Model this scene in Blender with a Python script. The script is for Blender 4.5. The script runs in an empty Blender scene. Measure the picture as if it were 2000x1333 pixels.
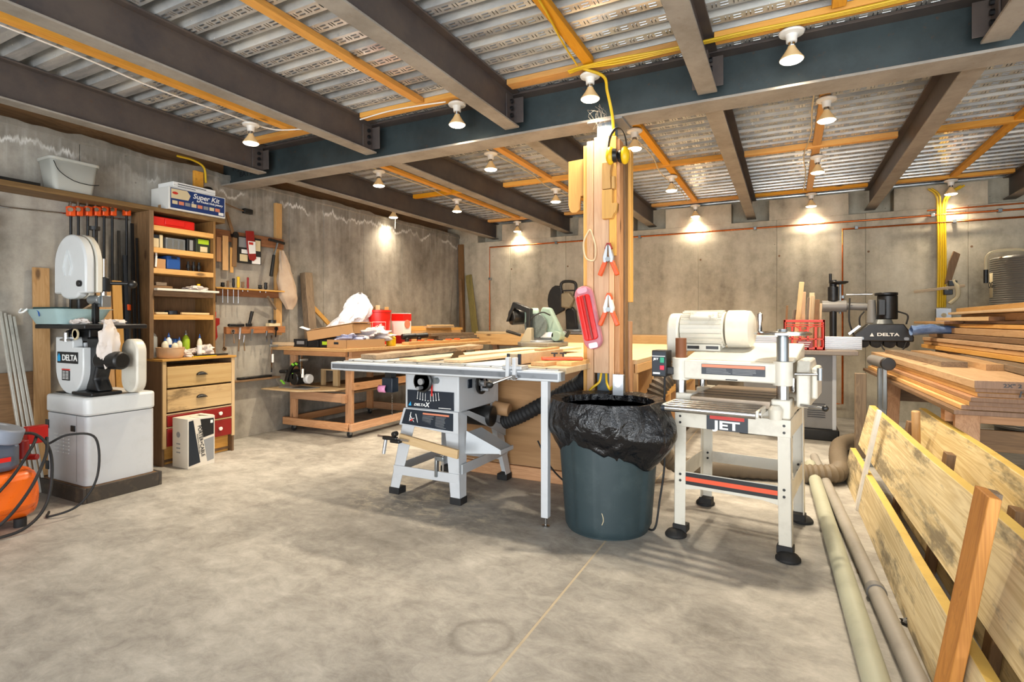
import bpy, math, random
from mathutils import Vector, Matrix, noise
S = bpy.context.scene; COL = S.collection; PI = math.pi; R = random.Random(7)
# ---------------------------------------------------------------- camera, world, large lights, exposure
cam = bpy.data.cameras.new('camera'); co = bpy.data.objects.new('camera', cam); COL.objects.link(co)
co.location = (0, 0, 1.2); co.rotation_euler = (PI/2, 0, math.atan(538/1058))
cam.sensor_width = 36; cam.lens = 36*1058/2000; cam.shift_y = -(666.5-628)/2000; cam.clip_start = .02
S.camera = co
S.view_settings.view_transform = 'Standard'; S.view_settings.look = 'None'
S.view_settings.gamma = 1; S.view_settings.use_curve_mapping = False; S.view_settings.exposure = 0.76
W = bpy.data.worlds.new('daylight'); S.world = W; W.use_nodes = True
W.node_tree.nodes['Background'].inputs[0].default_value = (.80, .88, 1, 1)
W.node_tree.nodes['Background'].inputs[1].default_value = .9
def area(name, loc, rot, sx, sy, power, col):
    l = bpy.data.lights.new(name, 'AREA'); l.shape = 'RECTANGLE'; l.size = sx; l.size_y = sy; l.energy = power; l.color = col
    o = bpy.data.objects.new(name, l); COL.objects.link(o); o.location = loc; o.rotation_euler = rot; return o
# daylight through the wide opening behind the camera and through the opening in the right wall
area('door_daylight', (0.0, -3.3, 1.3), (math.radians(90), 0, 0), 6.4, 2.4, 135, (.86, .93, 1))
area('side_daylight', (3.35, -0.3, 1.35), (math.radians(90), 0, math.radians(90)), 3.6, 2.2, 50, (.86, .93, 1))
area('deck_fill', (0.0, -3.0, .25), (math.radians(128), 0, 0), 6.0, 1.0, 140, (1, .97, .9))  # added low fill aimed upward, brightens the deck
LAMP_W = 112; LAMP_COL = (1, .85, .64)
# ---------------------------------------------------------------- mesh builder
class MB:
    def __init__(s): s.v = []; s.f = []; s.mi = []; s.cur = 0
    def add(s, vs, fs):
        o = len(s.v); s.v += [tuple(v) for v in vs]; s.f += [tuple(i+o for i in f) for f in fs]; s.mi += [s.cur]*len(fs); return s
    def box(s, x0, x1, y0, y1, z0, z1, M=None):
        vs = [Vector((x, y, z)) for x in (x0, x1) for y in (y0, y1) for z in (z0, z1)]
        if M: vs = [M @ v for v in vs]
        return s.add(vs, [(0,1,3,2),(4,6,7,5),(0,4,5,1),(2,3,7,6),(0,2,6,4),(1,5,7,3)])
    def bx(s, c, d, rot=(0,0,0)):
        M = Matrix.Translation(c) @ Matrix.Rotation(rot[2],4,'Z') @ Matrix.Rotation(rot[1],4,'Y') @ Matrix.Rotation(rot[0],4,'X')
        return s.box(-d[0]/2, d[0]/2, -d[1]/2, d[1]/2, -d[2]/2, d[2]/2, M)
    def beam(s, p0, p1, w, h, up=(0,0,1)):
        p0 = Vector(p0); p1 = Vector(p1); d = (p1-p0).normalized(); u = Vector(up); u = (u-d*u.dot(d)).normalized(); r = d.cross(u)
        vs = [p + r*a*w/2 + u*b*h/2 for p in (p0, p1) for a in (-1, 1) for b in (-1, 1)]
        return s.add(vs, [(0,1,3,2),(4,6,7,5),(0,4,5,1),(2,3,7,6),(0,2,6,4),(1,5,7,3)])
    def frame(s, p0, p1):
        d = (Vector(p1)-Vector(p0)).normalized(); a = Vector((0,0,1)) if abs(d.z) < .9 else Vector((1,0,0)); u = d.cross(a).normalized(); return d, u, d.cross(u)
    def cyl(s, p0, p1, r0, r1=None, n=16, caps=True):
        r1 = r0 if r1 is None else r1; p0 = Vector(p0); p1 = Vector(p1); d, u, w = s.frame(p0, p1)
        vs = [p + (u*math.cos(2*PI*i/n)+w*math.sin(2*PI*i/n))*r for p, r in ((p0, r0), (p1, r1)) for i in range(n)]
        fs = [(i, (i+1) % n, n+(i+1) % n, n+i) for i in range(n)]
        if caps: fs += [tuple(range(n))[::-1], tuple(range(n, 2*n))]
        return s.add(vs, fs)
    def lathe(s, prof, c=(0,0,0), ax='z', n=24, M=None):
        vs = []; c = Vector(c)
        for r, h in prof:
            for i in range(n):
                a = 2*PI*i/n; x, y = r*math.cos(a), r*math.sin(a)
                v = {'z': Vector((x,y,h)), 'y': Vector((x,h,y)), 'x': Vector((h,x,y))}[ax]
                vs.append(c + (M @ v if M else v))
        k = len(prof)
        fs = [(j*n+i, j*n+(i+1) % n, (j+1)*n+(i+1) % n, (j+1)*n+i) for j in range(k-1) for i in range(n)]
        if prof[0][0] > 1e-5: fs.append(tuple(range(n))[::-1])
        if prof[-1][0] > 1e-5: fs.append(tuple(range((k-1)*n, k*n)))
        return s.add(vs, fs)
    def prism(s, pts, t0, t1, ax='y', M=None):
        def P(a, b, t): return {'y': Vector((a,t,b)), 'x': Vector((t,a,b)), 'z': Vector((a,b,t))}[ax]
        vs = [P(a, b, t) for t in (t0, t1) for a, b in pts]; n = len(pts)
        if M: vs = [M @ v for v in vs]
        return s.add(vs, [(i, (i+1) % n, n+(i+1) % n, n+i) for i in range(n)] + [tuple(range(n))[::-1], tuple(range(n, 2*n))])
    def tube(s, pts, r, n=8, sub=6, rib=0):
        P = [Vector(p) for p in pts]
        if sub > 1 and len(P) > 2:
            Q = []; E = [P[0]*2-P[1]] + P + [P[-1]*2-P[-2]]
            for i in range(1, len(E)-2):
                for k in range(sub):
                    t = k/sub; a, b, c, d = E[i-1:i+3]
                    Q.append(.5*((2*b)+(c-a)*t+(2*a-5*b+4*c-d)*t*t+(3*b-a-3*c+d)*t**3))
            Q.append(P[-1]); P = Q
        d0, u, w = s.frame(P[0], P[1]); vs = []
        for i, p in enumerate(P):
            d = (P[min(i+1, len(P)-1)]-P[max(i-1, 0)]).normalized(); u = (u-d*u.dot(d)).normalized(); w = d.cross(u)
            rr = r*(1+(rib if i % 2 else -rib))
            vs += [p+(u*math.cos(2*PI*k/n)+w*math.sin(2*PI*k/n))*rr for k in range(n)]
        m = len(P)
        return s.add(vs, [(j*n+k, j*n+(k+1) % n, (j+1)*n+(k+1) % n, (j+1)*n+k) for j in range(m-1) for k in range(n)] + [tuple(range(n))[::-1], tuple(range((m-1)*n, m*n))])
    def grid(s, fn, nu, nv, closed=False):
        vs = [fn(i/nu if closed else i/(nu-1), j/(nv-1)) for j in range(nv) for i in range(nu)]
        fs = [(j*nu+i, j*nu+(i+1) % nu, (j+1)*nu+(i+1) % nu, (j+1)*nu+i) for j in range(nv-1) for i in range(nu if closed else nu-1)]
        return s.add(vs, fs)
    def ball(s, c, rx, ry=None, rz=None, n=12, k=8, wob=0, seed=0):
        ry = ry or rx; rz = rz or rx; c = Vector(c); vs = [c+Vector((0,0,-rz))]
        for j in range(1, k):
            for i in range(n):
                a = 2*PI*i/n; b = -PI/2+PI*j/k; q = Vector((math.cos(b)*math.cos(a), math.cos(b)*math.sin(a), math.sin(b)))
                t = 1+wob*noise.noise(q*2.2+Vector((seed, seed*2, 0)))
                vs.append(c+Vector((q.x*rx*t, q.y*ry*t, q.z*rz*t)))
        vs.append(c+Vector((0,0,rz))); L = len(vs)-1
        fs = [(0, 1+(i+1) % n, 1+i) for i in range(n)] + [(L, L-n+i, L-n+(i+1) % n) for i in range(n)]
        fs += [(1+j*n+i, 1+j*n+(i+1) % n, 1+(j+1)*n+(i+1) % n, 1+(j+1)*n+i) for j in range(k-2) for i in range(n)]
        return s.add(vs, fs)
def ibox(m, a, b, b2, t):            # rounded rect polygon helper
    pass
def rrect(w, h, r, n=5, cx=0, cy=0):
    out = []
    for k, (sx, sy) in enumerate(((1,1),(-1,1),(-1,-1),(1,-1))):
        for i in range(n+1):
            a = PI/2*(k+i/n); out.append((cx+sx*(w/2-r)+r*math.cos(a), cy+sy*(h/2-r)+r*math.sin(a)))
    return out
ORG = {}
def mk(name, m, mat, org):
    me = bpy.data.meshes.new(name); ox, oy, oz = org
    me.from_pydata([(x-ox, y-oy, z-oz) for x, y, z in m.v], [], m.f)
    for mm in (mat if isinstance(mat, (list, tuple)) else [mat]): me.materials.append(mm)
    if isinstance(mat, (list, tuple)): me.polygons.foreach_set('material_index', m.mi)
    me.polygons.foreach_set('use_smooth', [True]*len(me.polygons)); me.validate(); me.update()
    import bmesh
    b = bmesh.new(); b.from_mesh(me); bmesh.ops.recalc_face_normals(b, faces=b.faces); b.to_mesh(me); b.free()
    me.set_sharp_from_angle(angle=math.radians(38))
    return me
def bevel(o, w, seg=2):
    b = o.modifiers.new('bevel', 'BEVEL'); b.width = w; b.segments = seg; b.limit_method = 'ANGLE'; b.angle_limit = math.radians(40); b.harden_normals = False
def thing(name, label, cat, loc=(0,0,0), rz=0, group=None, kind=None):
    o = bpy.data.objects.new(name, None); COL.objects.link(o); o.empty_display_size = .1
    o.location = loc; o.rotation_euler = (0, 0, rz); o['label'] = label; o['category'] = cat
    if group: o['group'] = group
    if kind: o['kind'] = kind
    ORG[o.name] = tuple(loc); return o
def part(name, m, mat, parent, bev=0, label=None, kind=None, local=False):
    """vertices in world coordinates of an unrotated root, or local=True for the root's own coordinates"""
    o = bpy.data.objects.new(name, mk(name, m, mat, (0,0,0) if local else ORG.get(parent.name, (0,0,0))))
    COL.objects.link(o); o.parent = parent
    if not local: ORG[o.name] = ORG.get(parent.name, (0,0,0))
    if bev: bevel(o, bev)
    if label: o['label'] = label
    if kind: o['kind'] = kind
    return o
def solo(name, label, cat, m, mat, group=None, bev=0, kind=None, loc=None, rot=None):
    if loc is None:
        xs, ys, zs = zip(*m.v); org = ((min(xs)+max(xs))/2, (min(ys)+max(ys))/2, min(zs))
    else: org = (0, 0, 0)
    o = bpy.data.objects.new(name, mk(name, m, mat, org)); COL.objects.link(o); o.location = loc or org
    ORG[o.name] = org
    if rot: o.rotation_euler = rot
    if label: o['label'] = label
    if cat: o['category'] = cat
    if group: o['group'] = group
    if kind: o['kind'] = kind
    if bev: bevel(o, bev)
    return o
def struct(name, m, mat, parent=None, bev=0):
    if parent: return part(name, m, mat, parent, bev)
    return solo(name, None, None, m, mat, kind='structure', bev=bev)
def dup(root, loc, rz=None, label=None, group=None):
    r = root.copy(); COL.objects.link(r); r.location = loc
    if rz is not None: r.rotation_euler = (0, 0, rz)
    if label: r['label'] = label
    if group: r['group'] = group
    for ch in list(root.children):
        c = ch.copy(); COL.objects.link(c); c.parent = r
        for g in list(ch.children):
            d = g.copy(); COL.objects.link(d); d.parent = c
    return r
def text(name, s, size, pos, xd, up, mat, parent, sx=1, bold=0, th=.0008, align='CENTER', shear=0, local=False, label=None):
    cu = bpy.data.curves.new('t', 'FONT'); cu.body = s; cu.size = size; cu.align_x = align; cu.align_y = 'CENTER'
    cu.extrude = th; cu.offset = bold; cu.shear = shear
    to = bpy.data.objects.new('t', cu); COL.objects.link(to); bpy.context.view_layer.update()
    me = bpy.data.meshes.new_from_object(to.evaluated_get(bpy.context.evaluated_depsgraph_get())); bpy.data.objects.remove(to)
    x = Vector(xd).normalized(); u = Vector(up); u = (u-x*u.dot(x)).normalized(); n = x.cross(u)
    M = Matrix(((x.x,u.x,n.x,pos[0]),(x.y,u.y,n.y,pos[1]),(x.z,u.z,n.z,pos[2]),(0,0,0,1))) @ Matrix.Scale(sx, 4, (1,0,0))
    if not local: M = Matrix.Translation(-Vector(ORG.get(parent.name, (0,0,0)))) @ M
    me.transform(M); me.materials.clear(); me.materials.append(mat)
    o = bpy.data.objects.new(name, me); COL.objects.link(o); o.parent = parent
    if label: o['label'] = label
    return o
# ---------------------------------------------------------------- materials
def lin(h):
    h = h.lstrip('#'); c = [int(h[i:i+2], 16)/255 for i in (0, 2, 4)]
    return tuple(x/12.92 if x <= .04045 else ((x+.055)/1.055)**2.4 for x in c) + (1,)
class NT:
    def __init__(s, name):
        s.m = bpy.data.materials.new(name); s.m.use_nodes = True; s.t = s.m.node_tree; s.b = s.t.nodes['Principled BSDF']
    def n(s, ty, **kw):
        x = s.t.nodes.new(ty)
        for k, v in kw.items():
            if k.startswith('i_'):
                k = k[2:]; k = int(k) if k.isdigit() else k.replace('_', ' '); x.inputs[k].default_value = v
            else: setattr(x, k, v)
        return x
    def l(s, a, b): s.t.links.new(a, b)
    def obj(s, rnd=0):
        tc = s.n('ShaderNodeTexCoord'); o = tc.outputs['Object']
        if rnd:
            oi = s.n('ShaderNodeObjectInfo'); mu = s.n('ShaderNodeMath', operation='MULTIPLY', i_1=rnd); s.l(oi.outputs['Random'], mu.inputs[0])
            ad = s.n('ShaderNodeVectorMath', operation='ADD'); s.l(o, ad.inputs[0]); s.l(mu.outputs[0], ad.inputs[1]); o = ad.outputs[0]
        return o
    def geo(s): return s.n('ShaderNodeNewGeometry').outputs['Position']
    def map(s, v, sc=(1,1,1), rot=(0,0,0)):
        m = s.n('ShaderNodeMapping'); m.inputs['Scale'].default_value = sc; m.inputs['Rotation'].default_value = rot; s.l(v, m.inputs['Vector']); return m.outputs[0]
    def noise(s, v, sc, det=4, rough=.55, dist=0):
        x = s.n('ShaderNodeTexNoise', i_Scale=sc, i_Detail=det, i_Roughness=rough, i_Distortion=dist); s.l(v, x.inputs['Vector']); return x.outputs['Fac']
    def ramp(s, f, stops, interp='LINEAR'):
        r = s.n('ShaderNodeValToRGB'); e = r.color_ramp.elements; r.color_ramp.interpolation = interp
        while len(e) < len(stops): e.new(.5)
        for q, (p, c) in zip(e, stops): q.position = p; q.color = lin(c) if isinstance(c, str) else (c, c, c, 1)
        s.l(f, r.inputs[0]); return r.outputs[0]
    def mix(s, f, a, b, mode='MIX'):
        x = s.n('ShaderNodeMix', data_type='RGBA', blend_type=mode)
        for sock, v in ((x.inputs[0], f), (x.inputs[6], a), (x.inputs[7], b)):
            if hasattr(v, 'links'): s.l(v, sock)
            elif isinstance(v, str): sock.default_value = lin(v)
            else: sock.default_value = v
        return x.outputs[2]
    def math(s, op, a, b=0, clamp=False):
        x = s.n('ShaderNodeMath', operation=op, use_clamp=clamp)
        for sock, v in ((x.inputs[0], a), (x.inputs[1], b)):
            if hasattr(v, 'links'): s.l(v, sock)
            else: sock.default_value = v
        return x.outputs[0]
    def sep(s, v):
        x = s.n('ShaderNodeSeparateXYZ'); s.l(v, x.inputs[0]); return x.outputs
    def out(s, col=None, rough=.6, metal=0, bump=None, bs=.2, bd=.01):
        if col is not None:
            if hasattr(col, 'links'): s.l(col, s.b.inputs['Base Color'])
            else: s.b.inputs['Base Color'].default_value = lin(col)
        for k, v in (('Roughness', rough), ('Metallic', metal)):
            if hasattr(v, 'links'): s.l(v, s.b.inputs[k])
            else: s.b.inputs[k].default_value = v
        if bump is not None:
            x = s.n('ShaderNodeBump', i_Strength=bs, i_Distance=bd); s.l(bump, x.inputs['Height']); s.l(x.outputs[0], s.b.inputs['Normal'])
        return s.m
def paint(name, c, rough=.4, metal=0, dirt=.12, dc='#4a4238', sc=9, bump=0):
    t = NT(name); v = t.obj(5); f = t.noise(v, sc, 5, .65); m = t.ramp(f, [(.52, 0.0), (.78, 1.0)])
    mm = t.math('MULTIPLY', m, dirt); col = t.mix(mm, c, dc)
    f2 = t.noise(v, sc*6, 3); rg = t.math('ADD', t.math('MULTIPLY', f2, .2), rough-.1)
    return t.out(col, rg, metal, f2 if bump else None, bump, .002)
def wood(name, light, dark, ax='y', sc=1.0, contrast=.5, rough=.62, knots=True, tint=.18, stain=None, bs=.15, gr=.07, dist=1.2):
    t = NT(name); v = t.obj(40); k = {'x': (gr, 1, 1), 'y': (1, gr, 1), 'z': (1, 1, gr)}[ax]
    p = t.map(v, tuple(a*sc for a in k)); w = t.noise(p, 14, 4, .6, dist)
    n2 = t.noise(p, 70, 3, .7); a = t.math('ADD', t.math('MULTIPLY', w, .75), t.math('MULTIPLY', n2, .25))
    rings = t.math('PINGPONG', t.math('MULTIPLY', w, 9), .5)
    a = t.math('ADD', t.math('MULTIPLY', rings, contrast), t.math('MULTIPLY', a, 1-contrast*.6))
    col = t.ramp(a, [(.25, dark), (.75, light)])
    oi = t.n('ShaderNodeObjectInfo'); hs = t.n('ShaderNodeHueSaturation'); t.l(col, hs.inputs['Color'])
    t.l(t.math('ADD', t.math('MULTIPLY', oi.outputs['Random'], tint*2), 1-tint), hs.inputs['Value'])
    r2 = t.math('FRACT', t.math('MULTIPLY', oi.outputs['Random'], 17.3)); t.l(t.math('ADD', t.math('MULTIPLY', r2, .2), .85), hs.inputs['Saturation'])
    col = hs.outputs[0]
    if knots:
        kv = t.map(v, {'x': (.35, 1, 1), 'y': (1, .35, 1), 'z': (1, 1, .35)}[ax]); vo = t.n('ShaderNodeTexVoronoi', i_Scale=5.5); t.l(kv, vo.inputs['Vector'])
        kf = t.ramp(vo.outputs['Distance'], [(.05, 1.0), (.11, 0.0)]); col = t.mix(t.math('MULTIPLY', kf, .75), col, '#3b2110')
    if stain:
        sf = t.ramp(t.noise(t.map(v, {'x': (.25,1,1), 'y': (1,.25,1), 'z': (1,1,.25)}[ax]), 4.5, 6, .7), [(.53, 0.0), (.62, 1.0)]); col = t.mix(t.math('MULTIPLY', sf, .7), col, stain)
    return t.out(col, rough, 0, a, bs, .003)
def concrete_wall(name, vert):
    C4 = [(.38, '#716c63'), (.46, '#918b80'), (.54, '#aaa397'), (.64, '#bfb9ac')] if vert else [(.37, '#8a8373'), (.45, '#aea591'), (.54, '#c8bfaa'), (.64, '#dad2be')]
    t = NT(name); v = t.geo(); p = t.map(v, (1, 1, .55)); big = t.noise(p, 1.3, 7, .66); mid = t.noise(v, 7, 6, .7); fine = t.noise(v, 60, 4, .7)
    st = t.noise(t.map(v, (4, 4, .3)), 1.6, 3, .5)
    a = t.math('ADD', t.math('MULTIPLY', big, .55), t.math('ADD', t.math('MULTIPLY', mid, .25), t.math('MULTIPLY', st, .2)))
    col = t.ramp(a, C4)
    vo = t.n('ShaderNodeTexVoronoi', i_Scale=9); t.l(v, vo.inputs['Vector']); pit = t.ramp(vo.outputs['Distance'], [(.04, 1.0), (.09, 0.0)])
    pm = t.math('MULTIPLY', pit, t.ramp(mid, [(.5, 0.0), (.6, 1.0)])); col = t.mix(t.math('MULTIPLY', pm, .55), col, '#453f36')
    col = t.mix(t.math('MULTIPLY', fine, .18), col, '#5a5348')
    if vert:
        z = t.sep(v)[2]; e = t.math('ADD', z, t.math('MULTIPLY', t.math('SUBTRACT', t.noise(t.map(v, (1,1,.2)), 3.2, 6, .7), .5), .55))
        band = t.math('MULTIPLY', t.ramp(e, [(0, 0.0), (1, 1.0)]), 1)
        top = t.math('SUBTRACT', e, 2.50); up = t.math('MULTIPLY', top, 30, True); col = t.mix(t.math('MULTIPLY', up, .45), col, '#5f5a50')
        ln = t.math('SUBTRACT', 1, t.math('MULTIPLY', t.math('ABSOLUTE', top), 42), True); ln = t.math('MAXIMUM', ln, 0)
        ln = t.math('MULTIPLY', ln, t.ramp(t.noise(t.map(v, (1,1,.1)), 2.6, 2), [(.42, 0.0), (.55, 1.0)])); col = t.mix(ln, col, '#e4e2dc')
        dr = t.math('MULTIPLY', t.ramp(t.noise(t.map(v, (9,9,.6)), 2, 3), [(.5, 0.0), (.7, 1.0)]), t.math('SUBTRACT', 1, t.math('MULTIPLY', t.math('ABSOLUTE', t.math('SUBTRACT', z, 2.45)), 3), True))
        col = t.mix(t.math('MULTIPLY', dr, .4), col, '#c9c6be')
    return t.out(col, .85, 0, t.math('ADD', t.math('MULTIPLY', mid, .6), t.math('MULTIPLY', pm, -.8)), .35, .012)
def floor_mat():
    t = NT('concrete_floor'); v = t.geo(); big = t.noise(v, .55, 5, .6, .4); mid = t.noise(t.map(v, (1, 1.15, 1), (0,0,.5)), 2.6, 9, .74, .3); sw = t.noise(t.map(v, (1, 1.5, 1), (0,0,.35)), 6.5, 9, .78, .5); fine = t.noise(v, 45, 5, .7)
    a = t.math('ADD', t.math('MULTIPLY', big, .35), t.math('ADD', t.math('MULTIPLY', mid, .3), t.math('MULTIPLY', sw, .35)))
    col = t.ramp(a, [(.39, '#75716a'), (.465, '#95918a'), (.53, '#aca8a0'), (.61, '#c4c0b8')])
    col = t.mix(t.math('MULTIPLY', fine, .12), col, '#6a6358')
    # darker patch in front of the table saw, sawdust under it
    xy = t.sep(v)
    def blob(cx, cy, rx, ry, pw=1):
        dx = t.math('DIVIDE', t.math('SUBTRACT', xy[0], cx), rx); dy = t.math('DIVIDE', t.math('SUBTRACT', xy[1], cy), ry)
        d = t.math('ADD', t.math('MULTIPLY', dx, dx), t.math('MULTIPLY', dy, dy)); d = t.math('ADD', d, t.math('MULTIPLY', t.math('SUBTRACT', mid, .5), 1.6))
        return t.math('SUBTRACT', 1, d, True)
    col = t.mix(t.math('MULTIPLY', blob(-2.2, 2.55, 1.0, .55), .38), col, '#5c5a58')
    col = t.mix(t.math('MULTIPLY', t.math('MULTIPLY', blob(-2.1, 3.0, .75, .5), t.ramp(sw, [(.5, 0.0), (.6, 1.0)])), .7), col, '#cfc3a8')
    # old ring mark on the slab
    dx = t.math('SUBTRACT', xy[0], -1.03); dy = t.math('SUBTRACT', xy[1], 1.78)
    d = t.math('SQRT', t.math('ADD', t.math('MULTIPLY', dx, dx), t.math('MULTIPLY', dy, dy)))
    d = t.math('ADD', d, t.math('MULTIPLY', t.math('SUBTRACT', mid, .5), .12))
    ring = t.math('SUBTRACT', 1, t.math('MULTIPLY', t.math('ABSOLUTE', t.math('SUBTRACT', d, .115)), 40), True)
    col = t.mix(t.math('MULTIPLY', ring, .42), col, '#55504a')
    return t.out(col, t.math('ADD', t.math('MULTIPLY', mid, .3), .45), 0, t.math('ADD', sw, t.math('MULTIPLY', fine, .3)), .12, .006)
def deck_mat():
    t = NT('galvanized_deck'); v = t.geo(); a = t.noise(t.map(v, (.5, 4, 1)), 3, 5, .6); b = t.noise(v, 26, 4, .7)
    col = t.ramp(a, [(.35, '#a9acaf'), (.55, '#dcdddb'), (.7, '#f4f1ea')])
    col = t.mix(t.ramp(b, [(.6, 0.0), (.75, .35)]), col, '#6d5a45')
    rs = t.math('ADD', t.math('MULTIPLY', b, .2), .14)
    return t.out(col, rs, .5, a, .15, .01)
def steel(name, c, c2, rough=.5, metal=.35):
    t = NT(name); v = t.geo(); a = t.noise(v, 3.2, 7, .7); b = t.noise(v, 24, 5, .75)
    col = t.mix(t.ramp(a, [(.4, 0.0), (.66, 1.0)]), c, c2); col = t.mix(t.ramp(b, [(.62, 0.0), (.72, .55)]), col, '#6b4422')
    return t.out(col, rough, metal, b, .1, .003)
M = {}
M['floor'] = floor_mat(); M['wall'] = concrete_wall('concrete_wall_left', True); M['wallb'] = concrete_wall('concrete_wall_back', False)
M['deck'] = deck_mat(); M['slot'] = paint('pressed_zinc', '#7d8082', .3, .8, .1)
M['girder'] = steel('blue_black_steel', '#3b4648', '#2d3638', .45, .2); M['joist'] = steel('brown_black_steel', '#5d534d', '#4a4444', .5, .2)
M['flange'] = steel('dusty_flange_steel', '#9d968c', '#837c72', .7, .05)
M['fur'] = wood('orange_furring_wood', '#e9ab34', '#cb861e', 'y', 1, .3); M['furx'] = wood('orange_furring_wood_across', '#e9ab34', '#cb861e', 'x', 1, .3)
M['white'] = paint('white_enamel', '#eceae4', .35, 0, .08); M['offwhite'] = paint('cream_enamel', '#d3cec0', .35, 0, .25, '#6e5a40')
M['black'] = paint('black_plastic', '#161616', .4, 0, .12, '#6a6258'); M['blackm'] = paint('black_iron', '#1d1e20', .38, .3, .2, '#6f675a')
M['chrome'] = paint('chrome', '#c9c9c9', .18, 1, .1); M['alu'] = paint('aluminium', '#b9bcbf', .38, .7, .15); M['steelg'] = paint('galvanised_box', '#8d9294', .35, .7, .25)
M['grey'] = paint('light_grey_paint', '#c3c6c9', .38, 0, .14, '#77705f'); M['grey2'] = paint('mid_grey_paint', '#7d7b78', .45, 0, .2); M['teal'] = paint('pale_teal_plastic', '#9fb9b9', .4, 0, .1)
M['orange'] = paint('orange_paint', '#e8551a', .35, 0, .1); M['red'] = paint('red_plastic', '#d41f17', .35, 0, .06); M['dred'] = paint('dark_red_paint', '#8e1a17', .4, 0, .15)
M['blue'] = paint('blue_plastic', '#1f4f96', .4, 0, .1); M['yellow'] = paint('yellow_plastic', '#e2b715', .4, 0, .12); M['cyel'] = paint('yellow_cable', '#d8b21c', .45, 0, .1)
M['copper'] = paint('copper', '#c46a34', .3, .85, .3, '#6a3a1c'); M['rub'] = paint('black_rubber', '#1b1b1c', .7, 0, .3, '#5b544a')
M['ink'] = paint('black_print', '#15171a', .5, 0, 0); M['pw'] = paint('white_print', '#f1f1ee', .5, 0, 0); M['pblue'] = paint('blue_print', '#17356e', .5, 0, 0); M['pcyan'] = paint('cyan_print', '#2aa0d8', .5, 0, 0)
M['pred'] = paint('red_print', '#c8342b', .5, 0, 0); M['pgrey'] = paint('grey_print', '#8a8c8e', .5, 0, 0); M['navy'] = paint('navy_print', '#18222e', .4, 0, .1); M['card'] = paint('cardboard', '#b58a5c', .8, 0, .15)
M['pcream'] = paint('cream_print', '#d7c7a0', .5, 0, 0); M['psalmon'] = paint('salmon_print', '#d88464', .5, 0, 0); M['lime'] = paint('lime_print', '#a8c82a', .5, 0, 0)
for a in 'xyz':
    M['pine'+a] = wood('pine_'+a, '#d2ab7c', '#ae8454', a, 1, .4); M['fir'+a] = wood('fir_'+a, '#cf9d70', '#a97549', a, 1, .45); M['oak'+a] = wood('brown_board_'+a, '#8f6b44', '#65492b', a, 1, .4)
    M['gold'+a] = wood('golden_board_'+a, '#dfb068', '#c08a42', a, 1, .3); M['grayw'+a] = wood('weathered_board_'+a, '#8f7a61', '#5f4f3e', a, 1, .5)
    M['lt'+a] = wood('pale_board_'+a, '#d8bd92', '#bd9b6c', a, 1, .3, knots=False)
M['treat'] = wood('treated_plank', '#e6d4a6', '#bfa670', 'y', .8, .65, stain='#4d4a46', gr=.04, dist=.5); M['treatedge'] = paint('yellow_plank_edge', '#cfae58', .6, 0, .3, '#7e5a1c')
def emit(name, c, s):
    t = NT(name); t.b.inputs['Base Color'].default_value = lin(c); t.b.inputs['Emission Color'].default_value = lin(c); t.b.inputs['Emission Strength'].default_value = s; return t.m
M['bulb'] = emit('lit_bulb_face', '#fff0d2', 9)
t = NT('pearl_reflector_glass'); M['refl'] = t.out('#d9c193', .25, .1); t.b.inputs['Emission Color'].default_value = lin('#e0a860'); t.b.inputs['Emission Strength'].default_value = .12
# ---------------------------------------------------------------- the setting
LX, BY, RX, NY = -5.0, 7.85, 3.6, -3.6
fl = struct('floor', MB().box(LX-.3, -.885-.006, NY, BY+.3, -.15, 0).box(-.885+.006, RX+.2, NY, BY+.3, -.15, 0).box(-.892, -.878, NY, BY+.3, -.15, -.006), M['floor'])
part('sand_joint', MB().box(-.8915, -.8785, NY, BY, -.008, -.0012), paint('sandy_joint', '#bcae95', .9, 0, .3), fl)
# walls: a backing with cast panels standing proud of it, a seam between each two
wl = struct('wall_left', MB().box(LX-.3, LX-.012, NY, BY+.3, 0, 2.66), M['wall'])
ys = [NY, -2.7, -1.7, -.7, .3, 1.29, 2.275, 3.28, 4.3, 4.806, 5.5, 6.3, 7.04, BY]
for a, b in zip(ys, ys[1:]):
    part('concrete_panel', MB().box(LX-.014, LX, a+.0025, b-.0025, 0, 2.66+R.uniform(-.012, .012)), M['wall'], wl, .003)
part('gap_backing', MB().box(LX-.3, LX-.24, NY, BY+.3, 2.6, 2.95), M['oaky'], wl)  # backing added to keep world light out of the gap above the wall
# ragged lip of concrete along the wall top
m = MB(); n = 260
def lip(i, j):
    y = NY+i*(BY-NY); q = noise.noise(Vector((y*2.3, 0, 1)))*.035+noise.noise(Vector((y*9, 3, 1)))*.018
    return [Vector((LX-.01, y, 2.6)), Vector((LX+.012+abs(q)*.3, y, 2.62)), Vector((LX+.006, y, 2.665+q*.8)), Vector((LX-.25, y, 2.67+q))][round(j*3)]
part('wall_lip', m.grid(lip, n, 4), M['wall'], wl)
JX = [-4.40, -3.075, -1.765, -.433, .915, 2.25]
wb = struct('wall_back', MB().box(LX-.3, RX+.2, BY+.012, BY+.3, 0, 2.52), M['wallb'])
xs = [LX, -4.03, -3.055, -2.08, -1.10, -.125, .85, 1.835, 2.81, RX+.2]
for a, b in zip(xs, xs[1:]): part('concrete_panel', MB().box(a+.0025, b-.0025, BY, BY+.02, 0, 2.52), M['wallb'], wb, .003)
for a in xs[1:-1]:
    for z in (2.05, .95): part('tie_hole', MB().cyl((a+.03, BY-.001, z), (a+.03, BY+.01, z), .013, n=10), M['oakx'], wb)
px = [LX-.3]
for j in JX: px += [j-.24, j+.22]
px.append(RX+.2)
for a, b in zip(px[::2], px[1::2]): part('wall_block', MB().box(a, b, BY, BY+.3, 2.52, 2.79), M['wallb'], wb, .004)
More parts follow.
